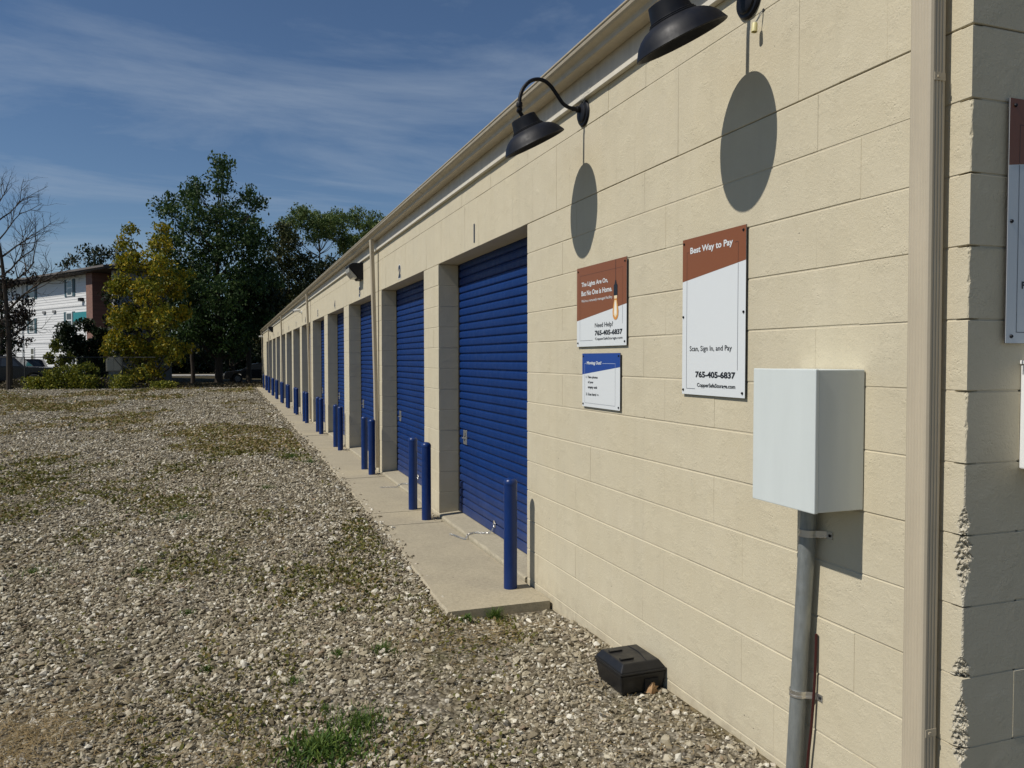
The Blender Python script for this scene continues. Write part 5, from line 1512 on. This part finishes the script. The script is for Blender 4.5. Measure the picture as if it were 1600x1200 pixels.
M_ROOFD = mat('brown_roof', (0.070, 0.058, 0.050), 0.85)
M_SHUT = mat('teal_shutter', (0.035, 0.085, 0.105), 0.6)
M_TEAL = mat('teal_panel', (0.02, 0.22, 0.24), 0.5)
d = Vector((-0.52, 0.854, 0)).normalized()
ap = thing('apartment_building', 'three-storey white-sided apartment block with brown roof and brick entry', 'building', (-11.6, 67.0, -0.25))
ap.rotation_euler = (0, 0, math.atan2(d.y, d.x))       # local +x runs away along the facade; local +y faces the yard
G = 0.25
b = MB(); b.box(0.0, 26.0, -4.2, 0.0, 0.0, 7.95 + G); wl = b.build('wall', M_SIDING, ap)
b = MB()
z = 0.15
while z < 8.05:
    b.add([(0.02, 0.028, z), (25.98, 0.028, z), (25.98, 0.006, z + 0.20), (0.02, 0.006, z + 0.20), (0.02, 0.004, z), (25.98, 0.004, z)], [(0, 1, 2, 3), (0, 4, 5, 1)])
    z += 0.202
o = b.build('siding_boards', M_SIDING, wl, fixn=False); o['kind'] = 'stuff'
b = MB()
for zz in (2.85, 5.62): b.box(0.02, 25.98, 0.029, 0.055, zz + G, zz + G + 0.14)
b.build('belt_board', M_SIDING, wl)
b = MB(); b.box(-1.05, -0.002, -4.0, 0.35, 0.0, 7.94 + G); b.build('brick_pier', M_BRICK, ap)
b = MB(); b.box(-3.4, -1.052, -4.0, -2.6, 0.0, 7.94 + G); b.build('brick_entry', M_BRICK, ap)
b = MB(); b.box(-3.9, -3.402, -4.2, 0.0, 0.0, 7.94 + G); b.build('wing_wall', mat('dimmed_siding', (0.30, 0.30, 0.30), 0.6), ap)  # same siding, darkened: the wing's dimmer light is put into its colour
b = MB()
b.add([(-4.6, 1.0, 7.96 + G), (26.6, 1.0, 7.96 + G), (26.6, -5.0, 7.96 + G), (-4.6, -5.0, 7.96 + G),
       (-4.6, 1.0, 8.20 + G), (26.6, 1.0, 8.20 + G), (26.6, -5.0, 8.20 + G), (-4.6, -5.0, 8.20 + G), (-2.5, -2, 8.9 + G), (22, -2, 8.9 + G)],
      [(0, 1, 2, 3), (0, 4, 5, 1), (1, 5, 6, 2), (2, 6, 7, 3), (3, 7, 4, 0), (4, 8, 9, 5), (5, 9, 6), (6, 9, 8, 7), (7, 8, 4)])
b.build('roof', M_ROOFD, ap)
b = MB(); b.box(-4.6, 26.6, 1.002, 1.10, 8.06 + G, 8.20 + G); b.build('gutter', mat('brown_gutter', (0.14, 0.12, 0.105), 0.5), ap)
def window(s0, s1, z0, z1, shut=True):
    b = MB(); b.box(s0, s1, 0.03, 0.08, z0 + G, z1 + G); w_ = b.build('window', M_WHITE, ap)
    mz = (z0 + z1) / 2
    for (za, zb) in ((z0 + 0.10, mz - 0.05), (mz + 0.05, z1 - 0.10)):
        b = MB(); b.box(s0 + 0.12, s1 - 0.12, 0.081, 0.086, za + G, zb + G); b.build('pane', M_GLASSD, w_)
    if shut:
        for a_, c_ in ((s0 - 0.42, s0 - 0.03), (s1 + 0.03, s1 + 0.42)):
            b = MB(); b.box(a_, c_, 0.03, 0.07, z0 - 0.03 + G, z1 + 0.03 + G); b.build('shutter', M_SHUT, ap)
window(3.1, 4.1, 6.45, 7.72); window(10.45, 11.75, 6.6, 7.75)
window(3.2, 4.3, 3.95, 5.2); window(10.6, 11.7, 3.75, 4.9)
window(10.7, 11.5, 1.3, 2.5, False); window(17.5, 18.7, 6.6, 7.75); window(17.5, 18.7, 3.75, 4.9); window(3.2, 4.3, 1.2, 2.4, False)
b = MB(); b.box(0.25, 2.8, 0.05, 0.14, 4.45 + G, 5.12 + G); b.build('awning_panel', M_TEAL, ap)
b = MB(); b.box(1.15, 1.55, 0.03, 0.32, 5.95 + G, 6.2 + G); b.build('lamp', M_BLACK, ap, bevel=0.03)
for s_ in (6.3, 8.3):
    b = MB(); b.box(s_, s_ + 0.5, 0.03, 0.12, 5.55 + G - 0.3, 5.75 + G - 0.3); b.build('vent', mat('vent_grey', (0.2, 0.2, 0.2), 0.6), ap)
for s_ in (0.06, 13.0):
    b = MB(); b.box(s_, s_ + 0.12, 0.06, 0.16, 0.1, 7.95 + G); b.build('downspout', M_WHITE, ap)
